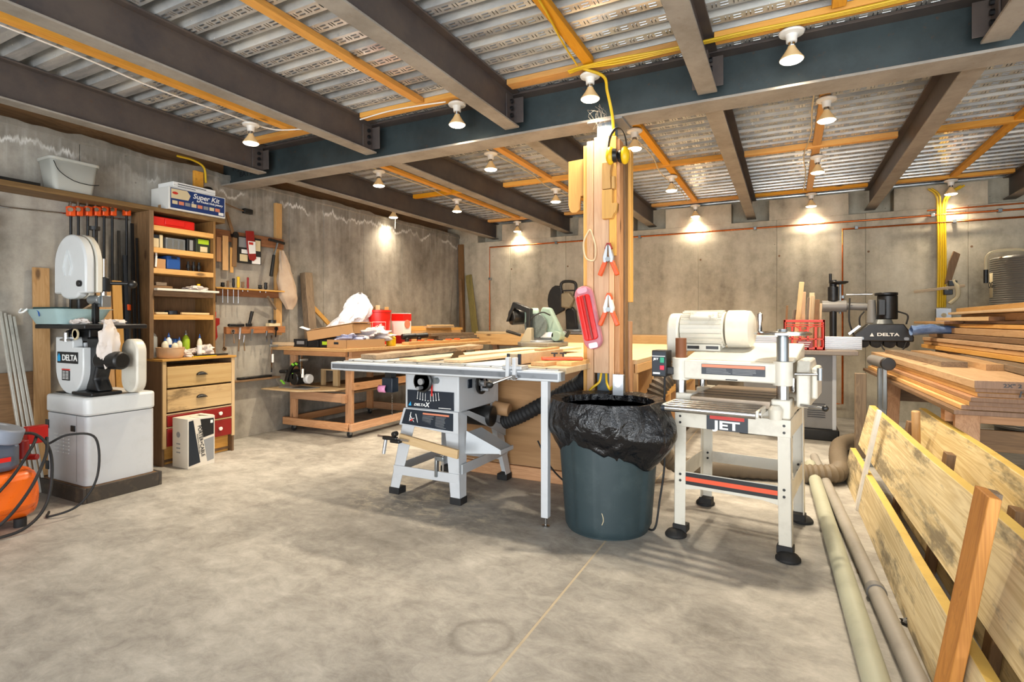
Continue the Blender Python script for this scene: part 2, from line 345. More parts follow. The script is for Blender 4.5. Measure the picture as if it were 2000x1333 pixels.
part('pocket_back', MB().box(LX, RX, BY+.26, BY+.3, 2.52, 2.86), M['wallb'], wb)
struct('wall_right', MB().box(RX, RX+.2, NY, -2.2, 0, 2.86).box(RX, RX+.2, 1.6, BY+.3, 0, 2.86).box(RX, RX+.2, -2.2, 1.6, 2.45, 2.86), M['wallb'])
struct('wall_rear', MB().box(LX-.3, -3.3, NY-.2, NY, 0, 2.86).box(3.3, RX+.2, NY-.2, NY, 0, 2.86).box(-3.3, 3.3, NY-.2, NY, 2.55, 2.86), M['wallb'])
# corrugated deck: low flat flutes, sloped webs, high flats; ribs run along X
P0 = .155; prof = []; y = NY-.1; ceil = MB()
k0 = 0
while y < BY+.3:
    prof += [(y, 2.852), (y+.078, 2.852), (y+.089, 2.922), (y+.144, 2.922)]; y += P0
m = MB(); xa, xb = LX-.3, RX+.2
vs = []
for (yy, zz) in prof: vs += [(xa, yy, zz), (xb, yy, zz)]
m.add(vs, [(2*i, 2*i+1, 2*i+3, 2*i+2) for i in range(len(prof)-1)])
me_top = [(xa, NY-.1, 2.96), (xb, NY-.1, 2.94), (xa, BY+.3, 2.96), (xb, BY+.3, 2.94)]
m.add(me_top, [(0, 1, 3, 2)])
ceiling = struct('ceiling', m, M['deck'])
# pressed slots in the low flutes (too small to pick apart singly): pairs across and pairs along
m = MB(); y = NY-.1; ri = 0; SY = []
while y < BY+.2:
    if y > .9: SY.append(y)
    y += P0
def slot(x0, x1, y0, y1, z=2.852, h=.0035):
    m.add([(x0,y0,z),(x1,y0,z),(x1,y1,z),(x0,y1,z),(x0+.002,y0+.0016,z-h),(x1-.002,y0+.0016,z-h),(x1-.002,y1-.0016,z-h),(x0+.002,y1-.0016,z-h)],
          [(0,1,5,4),(1,2,6,5),(2,3,7,6),(3,0,4,7),(4,5,6,7)])
for y in SY:
    x = LX+.1+R.random()*.1
    xmax = min(RX, .45*y+1.6); xmin = max(LX, -1.35*y-1.2)
    while x < xmax:
        if x > xmin:
            slot(x, x+.006, y+.022, y+.056); slot(x+.02, x+.026, y+.022, y+.056); slot(x+.042, x+.083, y+.022, y+.030); slot(x+.042, x+.083, y+.048, y+.056)
        x += .105
part('pressed_slots', m, M['slot'], ceiling, kind='stuff')
# main girder
def ibeam(name, label, a, b, z0, z1, wf, tf, tw, axis, mats, group):
    o = thing(name, label, 'beam', (0,0,0), 0, group)
    def bb(p0, p1, q0, q1, r0, r1): return (p0, p1, q0, q1, r0, r1) if axis == 'x' else (q0, q1, p0, p1, r0, r1)
    c = ibc[0]
    o.location = (a, c, z0) if axis == 'x' else (c, a, z0); ORG[o.name] = tuple(o.location)
    part('web', MB().box(*bb(a, b, c-tw/2, c+tw/2, z0+tf, z1-tf)), mats[0], o)
    part('bottom_flange', MB().box(*bb(a, b, c-wf/2, c+wf/2, z0, z0+tf)), mats[1], o, .002)
    part('top_flange', MB().box(*bb(a, b, c-wf/2, c+wf/2, z1-tf, z1)), mats[2], o, .002)
    return o
ibc = [3.578]
g = ibeam('steel_girder', 'large blue-black steel girder crossing the whole ceiling from left wall to right', LX-.1, RX, 2.54, 2.845, .2, .016, .012, 'x', (M['girder'], M['flange'], M['joist']), None)
text('handwriting', 'BAT Res', .075, (-4.72, 3.571, 2.655), (1,0,0), (0,0,1), M['ink'], g, th=.0006)
text('handwriting', 'H', .075, (-4.93, 3.571, 2.73), (1,0,0), (0,0,1), M['ink'], g, th=.0006); text('handwriting', 'J', .075, (-4.87, 3.571, 2.73), (1,0,0), (0,0,1), M['ink'], g, th=.0006)
nm = ['above the left concrete wall', 'second from the left wall', 'third from the left wall', 'right of the timber-clad post', 'second to the right of the timber-clad post', 'farthest to the right']
for i, x in enumerate(JX):
    ibc[0] = x
    if i < 5:
        j = ibeam('steel_joist', 'dark steel joist before the girder, '+nm[i], NY, 3.476, 2.585, 2.845, .112, .013, .009, 'y', (M['joist'], M['flange'], M['joist']), 'near joists')
        for s in (-1, 1):
            part('end_plate', MB().box(x+s*.006, x+s*.016, 3.36, 3.476, 2.62, 2.80), M['joist'], j, .002)
            for zz in (2.66, 2.71, 2.76): part('bolt', MB().cyl((x+s*.016, 3.42, zz), (x+s*.034, 3.42, zz), .015, n=6), M['blackm'], j)
            part('girder_cleat', MB().box(x+s*.012, x+s*.09, 3.47, 3.476, 2.62, 2.80), M['joist'], j, .002)
    ibeam('steel_joist', 'dark steel joist behind the girder, '+nm[i], 3.68, 8.05, 2.585, 2.845, .112, .013, .009, 'y', (M['joist'], M['flange'], M['joist']), 'far joists')
# furring strips
def strip(x0, x1, y0, y1, label, ax, wobble=0, z0=2.812):
    solo('furring_strip', label, 'wooden strip', MB().box(x0, x1, y0, y1, z0, 2.849), M['fur' if ax == 'y' else 'furx'], 'furring strips', .003)
for x, y1, lb in ((-3.745, 3.26, 'second bay from the left wall'), (-2.42, 3.26, 'bay left of the third joist'), (-1.11, 3.24, 'bay in front of the timber-clad post'), (.235, 3.24, 'bay at the upper right')):
    strip(x-.033, x+.033, NY, y1, 'orange furring strip running to the girder, '+lb, 'y')
for x, lb in ((-3.775, 'left bay behind the girder'), (-2.42, 'bay behind the left half of the girder'), (-1.11, 'bay behind the timber-clad post'), (.24, 'bay above the milk crate'), (1.65, 'bay at the far right')):
    strip(x-.033, x+.033, 3.72, 7.62, 'orange furring strip running to the back wall, '+lb, 'y')
nb = ['first bay from the left wall', 'second bay from the left', 'bay left of the post', 'bay above the trash can', 'bay above the planer', 'bay at the right edge']
ex = [LX+.02]+JX
for i in range(6):
    a, b = ex[i]+(.06 if i else 0), ex[i+1]-.06
    strip(a, b, 3.27, 3.36, 'orange furring strip along the girder front, '+nb[i], 'x')
    strip(a, b, 5.69, 5.75, 'orange cross strip halfway behind the girder, '+nb[i], 'x', z0=2.80)
    strip(a, b, 7.66, 7.73, 'orange furring strip along the top of the back wall, '+nb[i], 'x')
strip(LX+.03, LX+.1, NY, 3.2, 'orange furring strip above the left wall, near side of the girder', 'y', z0=2.80)
strip(LX+.03, LX+.1, 3.72, 7.6, 'orange furring strip above the left wall, far side of the girder', 'y', z0=2.80)
# lamps: one kind with its parts, copied
def lamp():
    o = thing('flood_lamp', 'x', 'lamp', (0,0,0))
    D = .022
    part('junction_box', MB().lathe([(.04, 0), (.047, -.001), (.047, -.012), (.044, -.014)], n=8), M['steelg'], o)
    part('lampholder', MB().lathe([(r, h+D) for r, h in [(.002,-.034),(.062,-.035),(.066,-.041),(.062,-.05),(.034,-.056),(.029,-.07),(.027,-.095),(.002,-.097)]], n=28), M['white'], o)
    part('bulb_neck', MB().lathe([(r, h+D) for r, h in [(.019,-.09),(.019,-.112),(.021,-.114),(.019,-.118)]], n=20), M['chrome'], o)
    b = part('bulb', MB().lathe([(r, h+D) for r, h in [(.018,-.112),(.021,-.125),(.036,-.150),(.054,-.176),(.062,-.188),(.061,-.192)]], n=32), M['refl'], o)
    part('bulb_face', MB().lathe([(r, h+D) for r, h in [(.060,-.191),(.052,-.199),(.03,-.204),(.0,-.206)]], n=32), M['bulb'], b, label='glowing white bulb face')
    l = bpy.data.lights.new('bulb_light', 'SPOT'); l.energy = LAMP_W; l.color = LAMP_COL; l.spot_size = math.radians(138); l.spot_blend = 1.0; l.shadow_soft_size = .055
    lo = bpy.data.objects.new('bulb_light', l); COL.objects.link(lo); lo.parent = o; lo.location = (0, 0, -.193)
    return o
ZL = 2.811
L0 = lamp()
lamps = [(-3.87, 2.95, 'near side of the girder, above the tall tool shelf'), (-2.16, 3.36, 'near side of the girder, between the two left joists'), (-1.14, 3.36, 'hanging in front of the girder just before the post'),
 (.02, 3.36, 'largest in view, before the girder right of the post'), (-3.87, 4.49, 'first behind the girder in the left row'), (-3.86, 6.0, 'second behind the girder in the left row'), (-3.86, 7.78, 'by the back wall in the left row'),
 (-2.51, 4.49, 'first behind girder, row left of post'), (-2.49, 6.06, 'second behind girder, row left of post'), (-1.14, 4.50, 'first behind the girder beside the yellow ear muffs'),
 (-1.14, 6.12, 'second behind the girder in the row behind the post'), (-1.13, 7.79, 'by the back wall in the row behind the post'), (.25, 4.49, 'first behind the girder in the row above the planer'),
 (.26, 6.02, 'second behind the girder in the row above the planer'), (.265, 7.75, 'by the back wall in the row above the planer'), (1.65, 7.72, 'by the back wall beside the yellow cables at right')]
for i, (x, y, lb) in enumerate(lamps):
    o = L0 if i == 0 else dup(L0, (x, y, ZL))
    if i in (2, 6, 11, 14, 15):      # power cut so the post and walls close by don't burn out
        for ch in o.children:
            if ch.type == 'LIGHT': ch.data = ch.data.copy(); ch.data.energy = LAMP_W*.36
    o.location = (x, y, ZL); o['label'] = 'lit flood bulb in white socket, ' + lb; o['group'] = 'ceiling flood bulbs'
pl = dup(o, (-4.87, 5.95, ZL), label='lit flood bulb with a hanging pull cord, by the left wall', group='ceiling flood bulbs')
part('pull_cord', MB().tube([(.03,0,-.06),(.035,0,-.15),(.03,0,-.33)], .004, 6, 3), M['white'], pl, local=True)
# junction box blocks for the far lamps hide the gap to the deck; cables
def cable(name, label, pts, r, mat, group=None, cat='cable', sub=6): return solo(name, label, cat, MB().tube(pts, r, 6, sub), mat, group)
# ================================================================= timber-clad post
P = thing('timber_clad_post', 'tall post of pine boards around a steel column under the girder', 'post', (-1.08, 3.55, 0))
part('steel_column', MB().box(-1.14, -1.03, 3.50, 3.62, 0, 2.53), paint('blue_grey_steel', '#6f8190', .5, .2, .2), P, .004)
part('cap_plate', MB().box(-1.2, -.96, 3.47, 3.69, 2.526, 2.539), M['grey2'], P, .002)
yw = wood('lamplit_pine_board', '#e0a840', '#c28a2c', 'z', 1, .4); pk = wood('pinkish_fir_board', '#dcb489', '#c4946a', 'z', .9, .35)  # upper boards carry the post lamp's yellow light in their colour
part('front_board', MB().box(-1.137, -1.035, 3.425, 3.462, .86, 2.41), pk, P, .003)
for x0, x1, z0, z1 in ((-1.184, -1.140, 0, 2.39), (-1.032, -1.000, 0, 1.62)): part('corner_board', MB().box(x0, x1, 3.42, 3.465, z0, z1), pk, P, .003)
part('corner_board', MB().box(-1.032, -.985, 3.42, 3.465, 1.625, 2.40), yw, P, .003)
part('side_board', MB().box(-.998, -.965, 3.43, 3.52, 0, 2.38), M['firz'], P, .003)
part('side_board', MB().box(-.99, -.955, 3.53, 3.60, 0, 2.33), M['oakz'], P, .003)
part('side_board', MB().box(-.985, -.94, 3.61, 3.68, 1.33, 2.36), M['goldz'], P, .003)
part('side_board', MB().box(-.985, -.945, 3.61, 3.68, 0, 1.20), M['firz'], P, .003)
part('side_board', MB().box(-1.215, -1.188, 3.44, 3.66, 0, 2.37), M['goldz'], P, .003)
part('rear_board', MB().box(-1.18, -.99, 3.64, 3.68, 0, 2.4), M['firz'], P, .003)
m = MB().prism([(-1.345, 2.30), (-1.205, 2.305), (-1.205, 2.06), (-1.255, 2.055), (-1.262, 2.0), (-1.262, 1.965), (-1.285, 1.945), (-1.32, 1.945), (-1.335, 1.96), (-1.345, 2.0)], 3.50, 3.522)
part('plywood_bracket', m, yw, P, .002, label='flat plywood bracket with a hooked lower end')
part('wood_block', MB().prism([(-1.065, 2.22), (-1.0, 2.225), (-1.012, 2.16), (-1.008, 2.05), (-1.065, 2.05)], 3.37, 3.419), yw, P, .002)
part('wood_block', MB().prism([(-1.065, 2.045), (-.998, 2.045), (-1.0, 1.955), (-.965, 1.955), (-.972, 1.905), (-.99, 1.885), (-1.0, 1.86), (-1.065, 1.86)], 3.37, 3.419), yw, P, .002)
part('wood_block', MB().box(-1.005, -.985, 3.38, 3.419, 2.05, 2.13), yw, P, .002)
# ear muffs hanging on the post top
E_ = thing('ear_muffs', 'yellow ear muffs hanging at the top of the timber post', 'ear muffs', (-.98, 3.34, 2.2))
part('headband', MB().grid(lambda u, v: Vector((-.962+.06*math.cos(PI*(1.02*u+.02)), 3.37+(v-.5)*.03, 2.30+.13*math.sin(PI*(1.02*u+.02)))), 22, 2), M['black'], E_).modifiers.new('s', 'SOLIDIFY').thickness = .004
for s, x in ((-1, -1.005), (1, -.92)):
    part('ear_cup', MB().ball((x, 3.36+.03*(s > 0), 2.255), .030, .042, .058, 16, 10), M['yellow'], E_)
    part('ear_cushion', MB().cyl((x-s*.012, 3.365+.03*(s > 0), 2.255), (x-s*.036, 3.37+.03*(s > 0), 2.255), .046, .042, 20), M['black'], E_)
# spring clamps
def sclamp(x, z, lb):
    o = thing('spring_clamp', lb, 'clamp', (x, 3.36, z), 0, 'spring clamps on the timber post')
    for s in (-1, 1):
        part('jaw', MB().prism([(s*.002, .115), (s*.014, .10), (s*.034, .035), (s*.03, .0), (s*.012, .0), (s*.006, .05)], -.018, .018), M['white'] if z < 1.4 else M['alu'], o, .002, local=True)
        part('handle_grip', MB().beam((s*.02, 0, .01), (s*.058, 0, -.082), .032, .026), M['orange'], o, .005, local=True)
        part('jaw_pad', MB().beam((s*.004, 0, .125), (s*.02, 0, .085), .03, .012), M['orange'] if z < 1.4 else M['dred'], o, .003, local=True)
    part('spring', MB().cyl((0, -.024, .02), (0, .024, .02), .015, n=14), M['steelg'], o, local=True)
sclamp(-1.017, 1.575, 'orange-handled spring clamp clipped high on the timber post'); sclamp(-1.015, 1.255, 'orange-handled spring clamp with white jaws beside the red package')
# red and clear blister package hanging on the post
K = thing('red_package', 'long red and clear plastic package leaning on the timber post', 'package', (-1.16, 3.38, 1.02))
t = NT('clear_pinkish_plastic'); clr = t.out('#d98f9c', .12); t.b.inputs['Transmission Weight'].default_value = .35; t.b.inputs['IOR'].default_value = 1.4
RT = Matrix.Translation((-1.16, 3.39, 1.225)) @ Matrix.Rotation(math.radians(-12), 4, 'Y')
part('clear_shell', MB().prism(rrect(.125, .42, .06, 6), -.022, .022, 'y', RT), clr, K, .01)
part('red_tray', MB().prism(rrect(.094, .30, .02, 4, -.002, 0), -.034, -.023, 'y', RT), paint('glossy_red', '#d4201c', .15, 0, .1, '#7a1210'), K, .006)
for dx in (-.022, .01): part('red_bar', MB().prism(rrect(.014, .29, .006, 3, dx, 0), -.046, -.035, 'y', RT), M['red'] if dx < 0 else M['dred'], K, .003)
part('label_card', MB().prism(rrect(.06, .035, .01, 3, 0, -.185), -.026, -.023, 'y', RT), M['pw'], K)
part('label_card', MB().prism(rrect(.07, .035, .016, 3, 0, .18), -.026, -.023, 'y', RT), paint('pink_card', '#d7a6b4', .5), K)
solo('string_loop', 'loop of pale string hanging on the timber post', 'string', MB().tube([(-1.165, 3.41, 1.80), (-1.20, 3.405, 1.72), (-1.185, 3.40, 1.62), (-1.13, 3.405, 1.60), (-1.12, 3.41, 1.68), (-1.15, 3.41, 1.79), (-1.165, 3.41, 1.80)], .006, 6, 6), paint('pale_string', '#cdb694', .8))
# outlet box and cables at the foot of the post
o = thing('outlet_box', 'metal outlet box on the right side of the timber post', 'electrical box', (-.945, 3.39, .74))
part('box_body', MB().box(-.985, -.925, 3.36, 3.418, .735, .86), M['steelg'], o, .005)
part('cover_plate', MB().box(-.99, -.92, 3.354, 3.36, .73, .865), M['alu'], o, .002)
part('socket', MB().cyl((-.955, 3.354, .80), (-.955, 3.348, .80), .02), M['chrome'], o)
part('conduit', MB().cyl((-.955, 3.39, .735), (-.955, 3.39, .62), .012), M['alu'], o)
cable('cable', 'pale cable curving from the post foot into the outlet box', [(-1.06, 3.45, .86), (-1.05, 3.43, .80), (-1.02, 3.40, .76), (-.99, 3.38, .79), (-.97, 3.37, .80)], .008, M['cyel'], 'yellow cables at the post foot')
cable('cable', 'pale cable hanging loose down the left of the post foot', [(-1.09, 3.44, .86), (-1.10, 3.42, .80), (-1.16, 3.40, .74), (-1.19, 3.39, .62), (-1.2, 3.40, .4)], .008, M['cyel'], 'yellow cables at the post foot')
# yellow cables along the girder and down the column
for k in range(3):
    d = k*.014
    cable('cable', ['farthest from the girder', 'middle', 'nearest the girder'][k]+' of three yellow cables along the girder-side strip', [(-1.25, 3.25+d, 2.80), (-1.14, 3.23+d, 2.80), (-.9, 3.22+d, 2.795-d*.6), (-.6, 3.255+d, 2.80), (-.2, 3.25+d, 2.80), (.3, 3.25+d, 2.79), (.9, 3.25+d, 2.80), (2.2, 3.25+d, 2.80)], .0065, M['cyel'], 'yellow cables along the girder')
cable('cable', 'yellow cable dropping from the girder to the post top', [(-1.15, 3.26, 2.80), (-1.05, 3.36, 2.77), (-1.045, 3.42, 2.70), (-1.03, 3.455, 2.6), (-1.02, 3.465, 2.52), (-1.015, 3.47, 2.42)], .010, M['cyel'])
cable('cable', 'yellow cable stapled along the strip before the post lamp', [(-1.13, .9, 2.80), (-1.09, 1.4, 2.80), (-1.14, 1.9, 2.80), (-1.10, 2.4, 2.80), (-1.15, 2.9, 2.80), (-1.17, 3.2, 2.80)], .006, M['cyel'])
cable('cable', 'thin white cable sagging under the strip in the left bay', [(-3.78, 1.2, 2.80), (-3.80, 1.7, 2.80), (-3.83, 2.2, 2.785), (-3.85, 2.7, 2.80), (-3.83, 3.1, 2.80), (-3.6, 3.23, 2.80)], .006, M['white'])
cable('cable', 'thin white cable along the girder left of the post', [(-3.0, 3.26, 2.79), (-2.7, 3.25, 2.80), (-2.4, 3.25, 2.79), (-2.22, 3.3, 2.80)], .005, M['white'])
for x in (-3.8, -2.44, -1.13, .22): cable('cable', 'white cable beside the furring strip behind the girder, '+{-3.8: 'left row', -2.44: 'row left of the post', -1.13: 'row behind the post', .22: 'row above the planer'}[x], [(x-.04, 3.8, 2.805), (x-.055, 4.6, 2.80), (x-.04, 5.3, 2.805), (x-.08, 5.9, 2.79), (x-.04, 6.8, 2.805), (x-.05, 7.5, 2.80)], .005, M['pcream'])
solo('cobweb', 'small dusty cobweb under the post lamp beside the girder', 'cobweb', (lambda m: [m.tube([(-1.2+R.uniform(0, .16), 3.40+R.uniform(0, .05), 2.60+R.uniform(-.02, .02)), (-1.16+R.uniform(-.02, .12), 3.42, 2.55), (-1.10+R.uniform(-.05, .05), 3.44, 2.47)], .0006, 3, 3) for _ in range(12)] and m)(MB()), paint('dusty_web', '#8a8378', .9), kind='stuff')
# ================================================================= table saw
T = thing('table_saw', 'light grey contractor table saw on splayed legs with a long rail', 'table saw', (-2.18, 3.34, 0))
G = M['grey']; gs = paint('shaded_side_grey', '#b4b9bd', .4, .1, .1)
def shell(x0, x1, y0, y1, x2, x3, y2, y3, z0, z1, m=None):
    m = m or MB()
    return m.add([(x0,y0,z0),(x1,y0,z0),(x1,y1,z0),(x0,y1,z0),(x2,y2,z1),(x3,y2,z1),(x3,y3,z1),(x2,y3,z1)], [(0,1,5,4),(1,2,6,5),(2,3,7,6),(3,0,4,7),(4,5,6,7),(0,3,2,1)])
part('cabinet', MB().box(-2.40, -1.955, 3.06, 3.62, .59, .885), G, T, .008)
part('front_apron', MB().add([(-2.405,3.05,.592),(-1.955,3.05,.592),(-1.94,3.03,.452),(-2.05,3.03,.452),(-2.31,3.03,.475),(-2.43,3.03,.475),(-2.405,3.062,.592),(-1.955,3.062,.592),(-1.94,3.042,.452),(-2.05,3.042,.452),(-2.31,3.042,.475),(-2.43,3.042,.475)], [(0,1,2,3,4,5),(11,10,9,8,7,6),(0,6,7,1),(1,7,8,2),(2,8,9,3),(3,9,10,4),(4,10,11,5),(5,11,6,0)]), G, T, .002)
LG = {'fl': ((-2.40, 3.06), (-2.475, 2.985)), 'fr': ((-1.96, 3.06), (-1.895, 2.985)), 'br': ((-1.96, 3.62), (-1.885, 3.69)), 'bl': ((-2.40, 3.62), (-2.475, 3.69))}
for k, (a, b) in LG.items():
    sx = 1 if 'l' in k[1] else -1; sy = 1 if k[0] == 'f' else -1; m = MB()
    for (wx, wy) in ((.115, .006), (.006, .115)):
        w2 = .075 if wx > .01 else .006; w3 = .075 if wy > .01 else .006
        x0, x1 = sorted((a[0], a[0]+sx*wx)); y0, y1 = sorted((a[1], a[1]+sy*wy)); u0, u1 = sorted((b[0], b[0]+sx*w2)); v0, v1 = sorted((b[1], b[1]+sy*w3))
        shell(u0, u1, v0, v1, x0, x1, y0, y1, .03, .59, m)
    lg = part('leg', m, G, T, .0015)
    x0, x1 = sorted((b[0]-sx*.005, b[0]+sx*.08)); y0, y1 = sorted((b[1]-sy*.005, b[1]+sy*.08)); part('rubber_foot', MB().box(x0, x1, y0, y1, 0, .045), M['rub'], lg, .004)
part('front_crossbar', MB().beam((-2.455, 3.005, .165), (-1.915, 3.005, .165), .012, .062), G, T, .002)
part('rear_crossbar', MB().beam((-2.455, 3.685, .165), (-1.915, 3.685, .165), .012, .062), G, T, .002)
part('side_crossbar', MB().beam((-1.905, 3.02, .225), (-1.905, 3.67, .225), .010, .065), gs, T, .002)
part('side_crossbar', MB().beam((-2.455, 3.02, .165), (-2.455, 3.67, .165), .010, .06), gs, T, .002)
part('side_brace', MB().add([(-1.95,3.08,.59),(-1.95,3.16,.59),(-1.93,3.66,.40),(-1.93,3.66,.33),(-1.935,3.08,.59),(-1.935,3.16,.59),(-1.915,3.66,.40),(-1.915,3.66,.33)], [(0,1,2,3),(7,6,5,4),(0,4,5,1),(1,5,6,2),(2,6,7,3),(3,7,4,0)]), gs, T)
# sloping sawdust chute
def slab(a, t_): # thin plate from four corners
    return MB().add(a+[(x, y, z-t_) for x, y, z in a], [(0,1,2,3),(7,6,5,4),(0,4,5,1),(1,5,6,2),(2,6,7,3),(3,7,4,0)])
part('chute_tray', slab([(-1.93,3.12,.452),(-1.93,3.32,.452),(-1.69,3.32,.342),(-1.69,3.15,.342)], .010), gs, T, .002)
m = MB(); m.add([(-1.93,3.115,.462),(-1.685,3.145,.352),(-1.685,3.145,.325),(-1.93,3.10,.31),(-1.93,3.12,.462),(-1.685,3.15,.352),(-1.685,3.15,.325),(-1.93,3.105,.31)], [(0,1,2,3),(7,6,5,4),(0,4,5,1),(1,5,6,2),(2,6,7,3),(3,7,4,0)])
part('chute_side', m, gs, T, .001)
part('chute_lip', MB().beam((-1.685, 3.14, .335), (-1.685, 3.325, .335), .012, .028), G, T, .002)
part('motor', MB().cyl((-2.10, 3.42, .52), (-1.90, 3.44, .51), .075, n=24), M['black'], T, .01)
part('motor_cover', MB().cyl((-2.05, 3.56, .56), (-1.84, 3.58, .54), .05, n=20), paint('brown_tan_cover', '#a8815a', .6), T, .008)
# top, wings, rails
part('cast_iron_top', MB().box(-2.50, -1.86, 2.985, 3.68, .885, .925), paint('cast_iron_top', '#b5b1a8', .35, .5, .4, '#8a7a5e'), T, .004)
part('left_wing', MB().box(-2.86, -2.505, 2.985, 3.66, .888, .924), M['grey'], T, .004)
part('right_wing', MB().box(-1.855, -1.50, 2.985, 3.66, .888, .924), M['grey'], T, .004)
part('extension_panel', MB().box(-1.495, -1.16, 2.985, 3.56, .888, .925), M['ltx'], T, .003)
rl = part('front_rail', MB().box(-2.93, -1.165, 2.885, 2.955, .852, .908), M['grey'], T, .004)
part('rail_face', MB().box(-2.915, -1.175, 2.8825, 2.8865, .864, .896), paint('worn_dark_rail', '#7d8186', .4, .5, .6, '#3e4246'), rl)
part('scale_strip', MB().box(-2.90, -1.2, 2.905, 2.925, .908, .910), M['pw'], rl)
part('rail_angle', MB().box(-2.88, -1.2, 2.958, 2.984, .84, .915), M['alu'], T, .002)
for i in range(9): part('rail_bolt', MB().cyl((-2.8+i*.19, 2.971, .915), (-2.8+i*.19, 2.971, .919), .006, n=8), M['black'], rl)
part('rear_rail', MB().box(-2.85, -1.2, 3.685, 3.715, .85, .91), M['alu'], T, .003)
part('rail_end_cap', MB().box(-1.1645, -1.155, 2.888, 2.952, .855, .905), M['steelg'], rl)
lg = part('extension_leg', MB().box(-1.282, -1.238, 2.89, 2.935, .055, .852), G, T, .003)
part('levelling_foot', MB().cyl((-1.26, 2.912, .006), (-1.26, 2.912, .055), .008).lathe([(.024, 0), (.024, .006), (.01, .012)], (-1.26, 2.912, 0), n=16), M['chrome'], lg)
# blade
m = MB(); n = 40; pts = []
for i in range(n*2):
    a = PI*i/n; r = .127 if i % 2 else .118; pts.append((3.33+r*math.cos(a), .865+r*math.sin(a)))
part('saw_blade', m.prism(pts, -2.132, -2.129, 'x'), paint('dusty_blade', '#5d4a34', .5, .5, .3), T)
part('blade_insert', MB().box(-2.17, -2.09, 3.16, 3.50, .925, .9265), M['alu'], T)
# fence
fn = part('fence_bar', MB().box(-1.545, -1.47, 2.99, 3.72, .932, .998), M['ltx'], T, .003, label='pale wooden fence facing')
part('fence_end_cap', MB().box(-1.55, -1.535, 2.975, 2.99, .925, 1.0), M['navy'], fn, .002)
part('fence_end_cap', MB().box(-1.475, -1.455, 2.975, 2.99, .925, 1.0), M['navy'], fn, .002)
fh = part('fence_head', MB().box(-1.53, -1.40, 2.875, 2.975, .911, .935), M['alu'], T, .004)
for x in (-1.49, -1.445): part('fence_bracket', MB().box(x-.012, x+.012, 2.862, 2.90, .85, .985), G, fh, .004)
part('clamp_lever', MB().cyl((-1.45, 2.86, .875), (-1.56, 2.80, .83), .008), M['chrome'], fh)
part('lever_knob', MB().ball((-1.57, 2.795, .826), .024, n=16, k=10), M['black'], fh)
part('lock_bolt', MB().cyl((-1.43, 2.86, .87), (-1.43, 2.835, .87), .014, n=12), M['chrome'], fh)
# handwheels
def wheel(c, ax, r, par):
    w = part('handwheel', MB().lathe([(r-.012, -.012), (r, -.006), (r, .006), (r-.012, .012), (r-.02, .004), (r-.02, -.004), (r-.012, -.012)], c, ax, 28), M['black'], par)
    m = MB(); c = Vector(c)
    for k in range(3):
        a = 2*PI*k/3+.5; d = {'y': Vector((math.cos(a), 0, math.sin(a))), 'x': Vector((0, math.cos(a), math.sin(a)))}[ax]; m.beam(c, c+d*(r-.012), .02, .008, up=(1, 0, 0) if ax == 'x' else (0, 1, 0))
    part('wheel_spokes', m, M['alu'], w, .002)
    n = {'y': Vector((0,-1,0)), 'x': Vector((1,0,0))}[ax]; part('wheel_hub', MB().cyl(c-n*.045, c+n*.03, .022), M['alu'], w)
    part('wheel_handle', MB().cyl(c+Vector((0,0,-r*.55)), c+Vector((0,0,-r*.55))+n*.06, .012), M['alu'], w)
wheel((-2.215, 3.015, .79), 'y', .074, T); wheel((-1.912, 3.29, .765), 'x', .076, T)
part('tilt_knob', MB().cyl((-2.13, 3.06, .795), (-2.13, 3.03, .795), .022, .018), M['steelg'], T)
part('key_tag', MB().box(-2.165, -2.155, 3.04, 3.045, .69, .77), M['red'], T)
part('motor_switch_plate', MB().box(-1.953, -1.945, 3.17, 3.22, .74, .80), M['navy'], T, .002)
# label panels
pn = part('name_plate', MB().box(-2.375, -1.99, 3.052, 3.058, .598, .722), M['navy'], T, .002)
text('lettering', 'DELTA', .024, (-2.27, 3.0505, .622), (1,0,0), (0,0,1), M['pw'], pn, 1.3, .0006, shear=.3)
text('lettering', 'X', .045, (-2.205, 3.050, .625), (1,0,0), (0,0,1), M['pw'], pn, 1, .001, shear=.2)
part('logo_mark', MB().prism([(-2.365, .612), (-2.34, .612), (-2.345, .64)], 3.0495, 3.052), M['pcyan'], pn)
part('web_address_print', MB().box(-2.11, -2.01, 3.0495, 3.052, .609, .613), M['pw'], pn)
m = MB()
for k in range(9):
    a = math.radians(-58+k*14.5-0); x = -2.195+.115*math.sin(a); z = .735-.115*math.cos(a)*.62
    m.beam((x*.82-2.195*.18, 3.049, z+.035), (x, 3.049, z-.004), .006, .004)
for k in range(9): hx = -2.285+k*.0225; hz = .672-.013*math.cos((k-4)/4*1.4); part('hanging_key', MB().beam((hx+(4-k)*.0012, 3.047, hz+.045), (hx, 3.047, hz), .002, .0025).ball((hx, 3.047, hz-.004), .0045, .003, .0045, 8, 5), M['pw'], pn)
pn = part('warning_plate', MB().add([(-2.385,3.052,.586),(-1.99,3.052,.582),(-1.98,3.036,.468),(-2.405,3.036,.486),(-2.385,3.048,.586),(-1.99,3.048,.582),(-1.98,3.026,.468),(-2.405,3.026,.486)], [(0,1,2,3),(7,6,5,4),(0,4,5,1),(1,5,6,2),(2,6,7,3),(3,7,4,0)]), M['navy'], T)
part('orange_header', MB().prism([(-2.235, .571), (-2.02, .570), (-2.02, .558), (-2.235, .560)], 3.041, 3.045), M['psalmon'], pn)
m = MB()
for k in range(9):
    for x0 in (-2.235, -2.125): m.box(x0, x0+R.uniform(.07, .1), 3.039-k*.0014, 3.043-k*.0014, .549-k*.0085, .5515-k*.0085)
part('warning_lines', m, M['pgrey'], pn, kind='stuff')
m = MB()
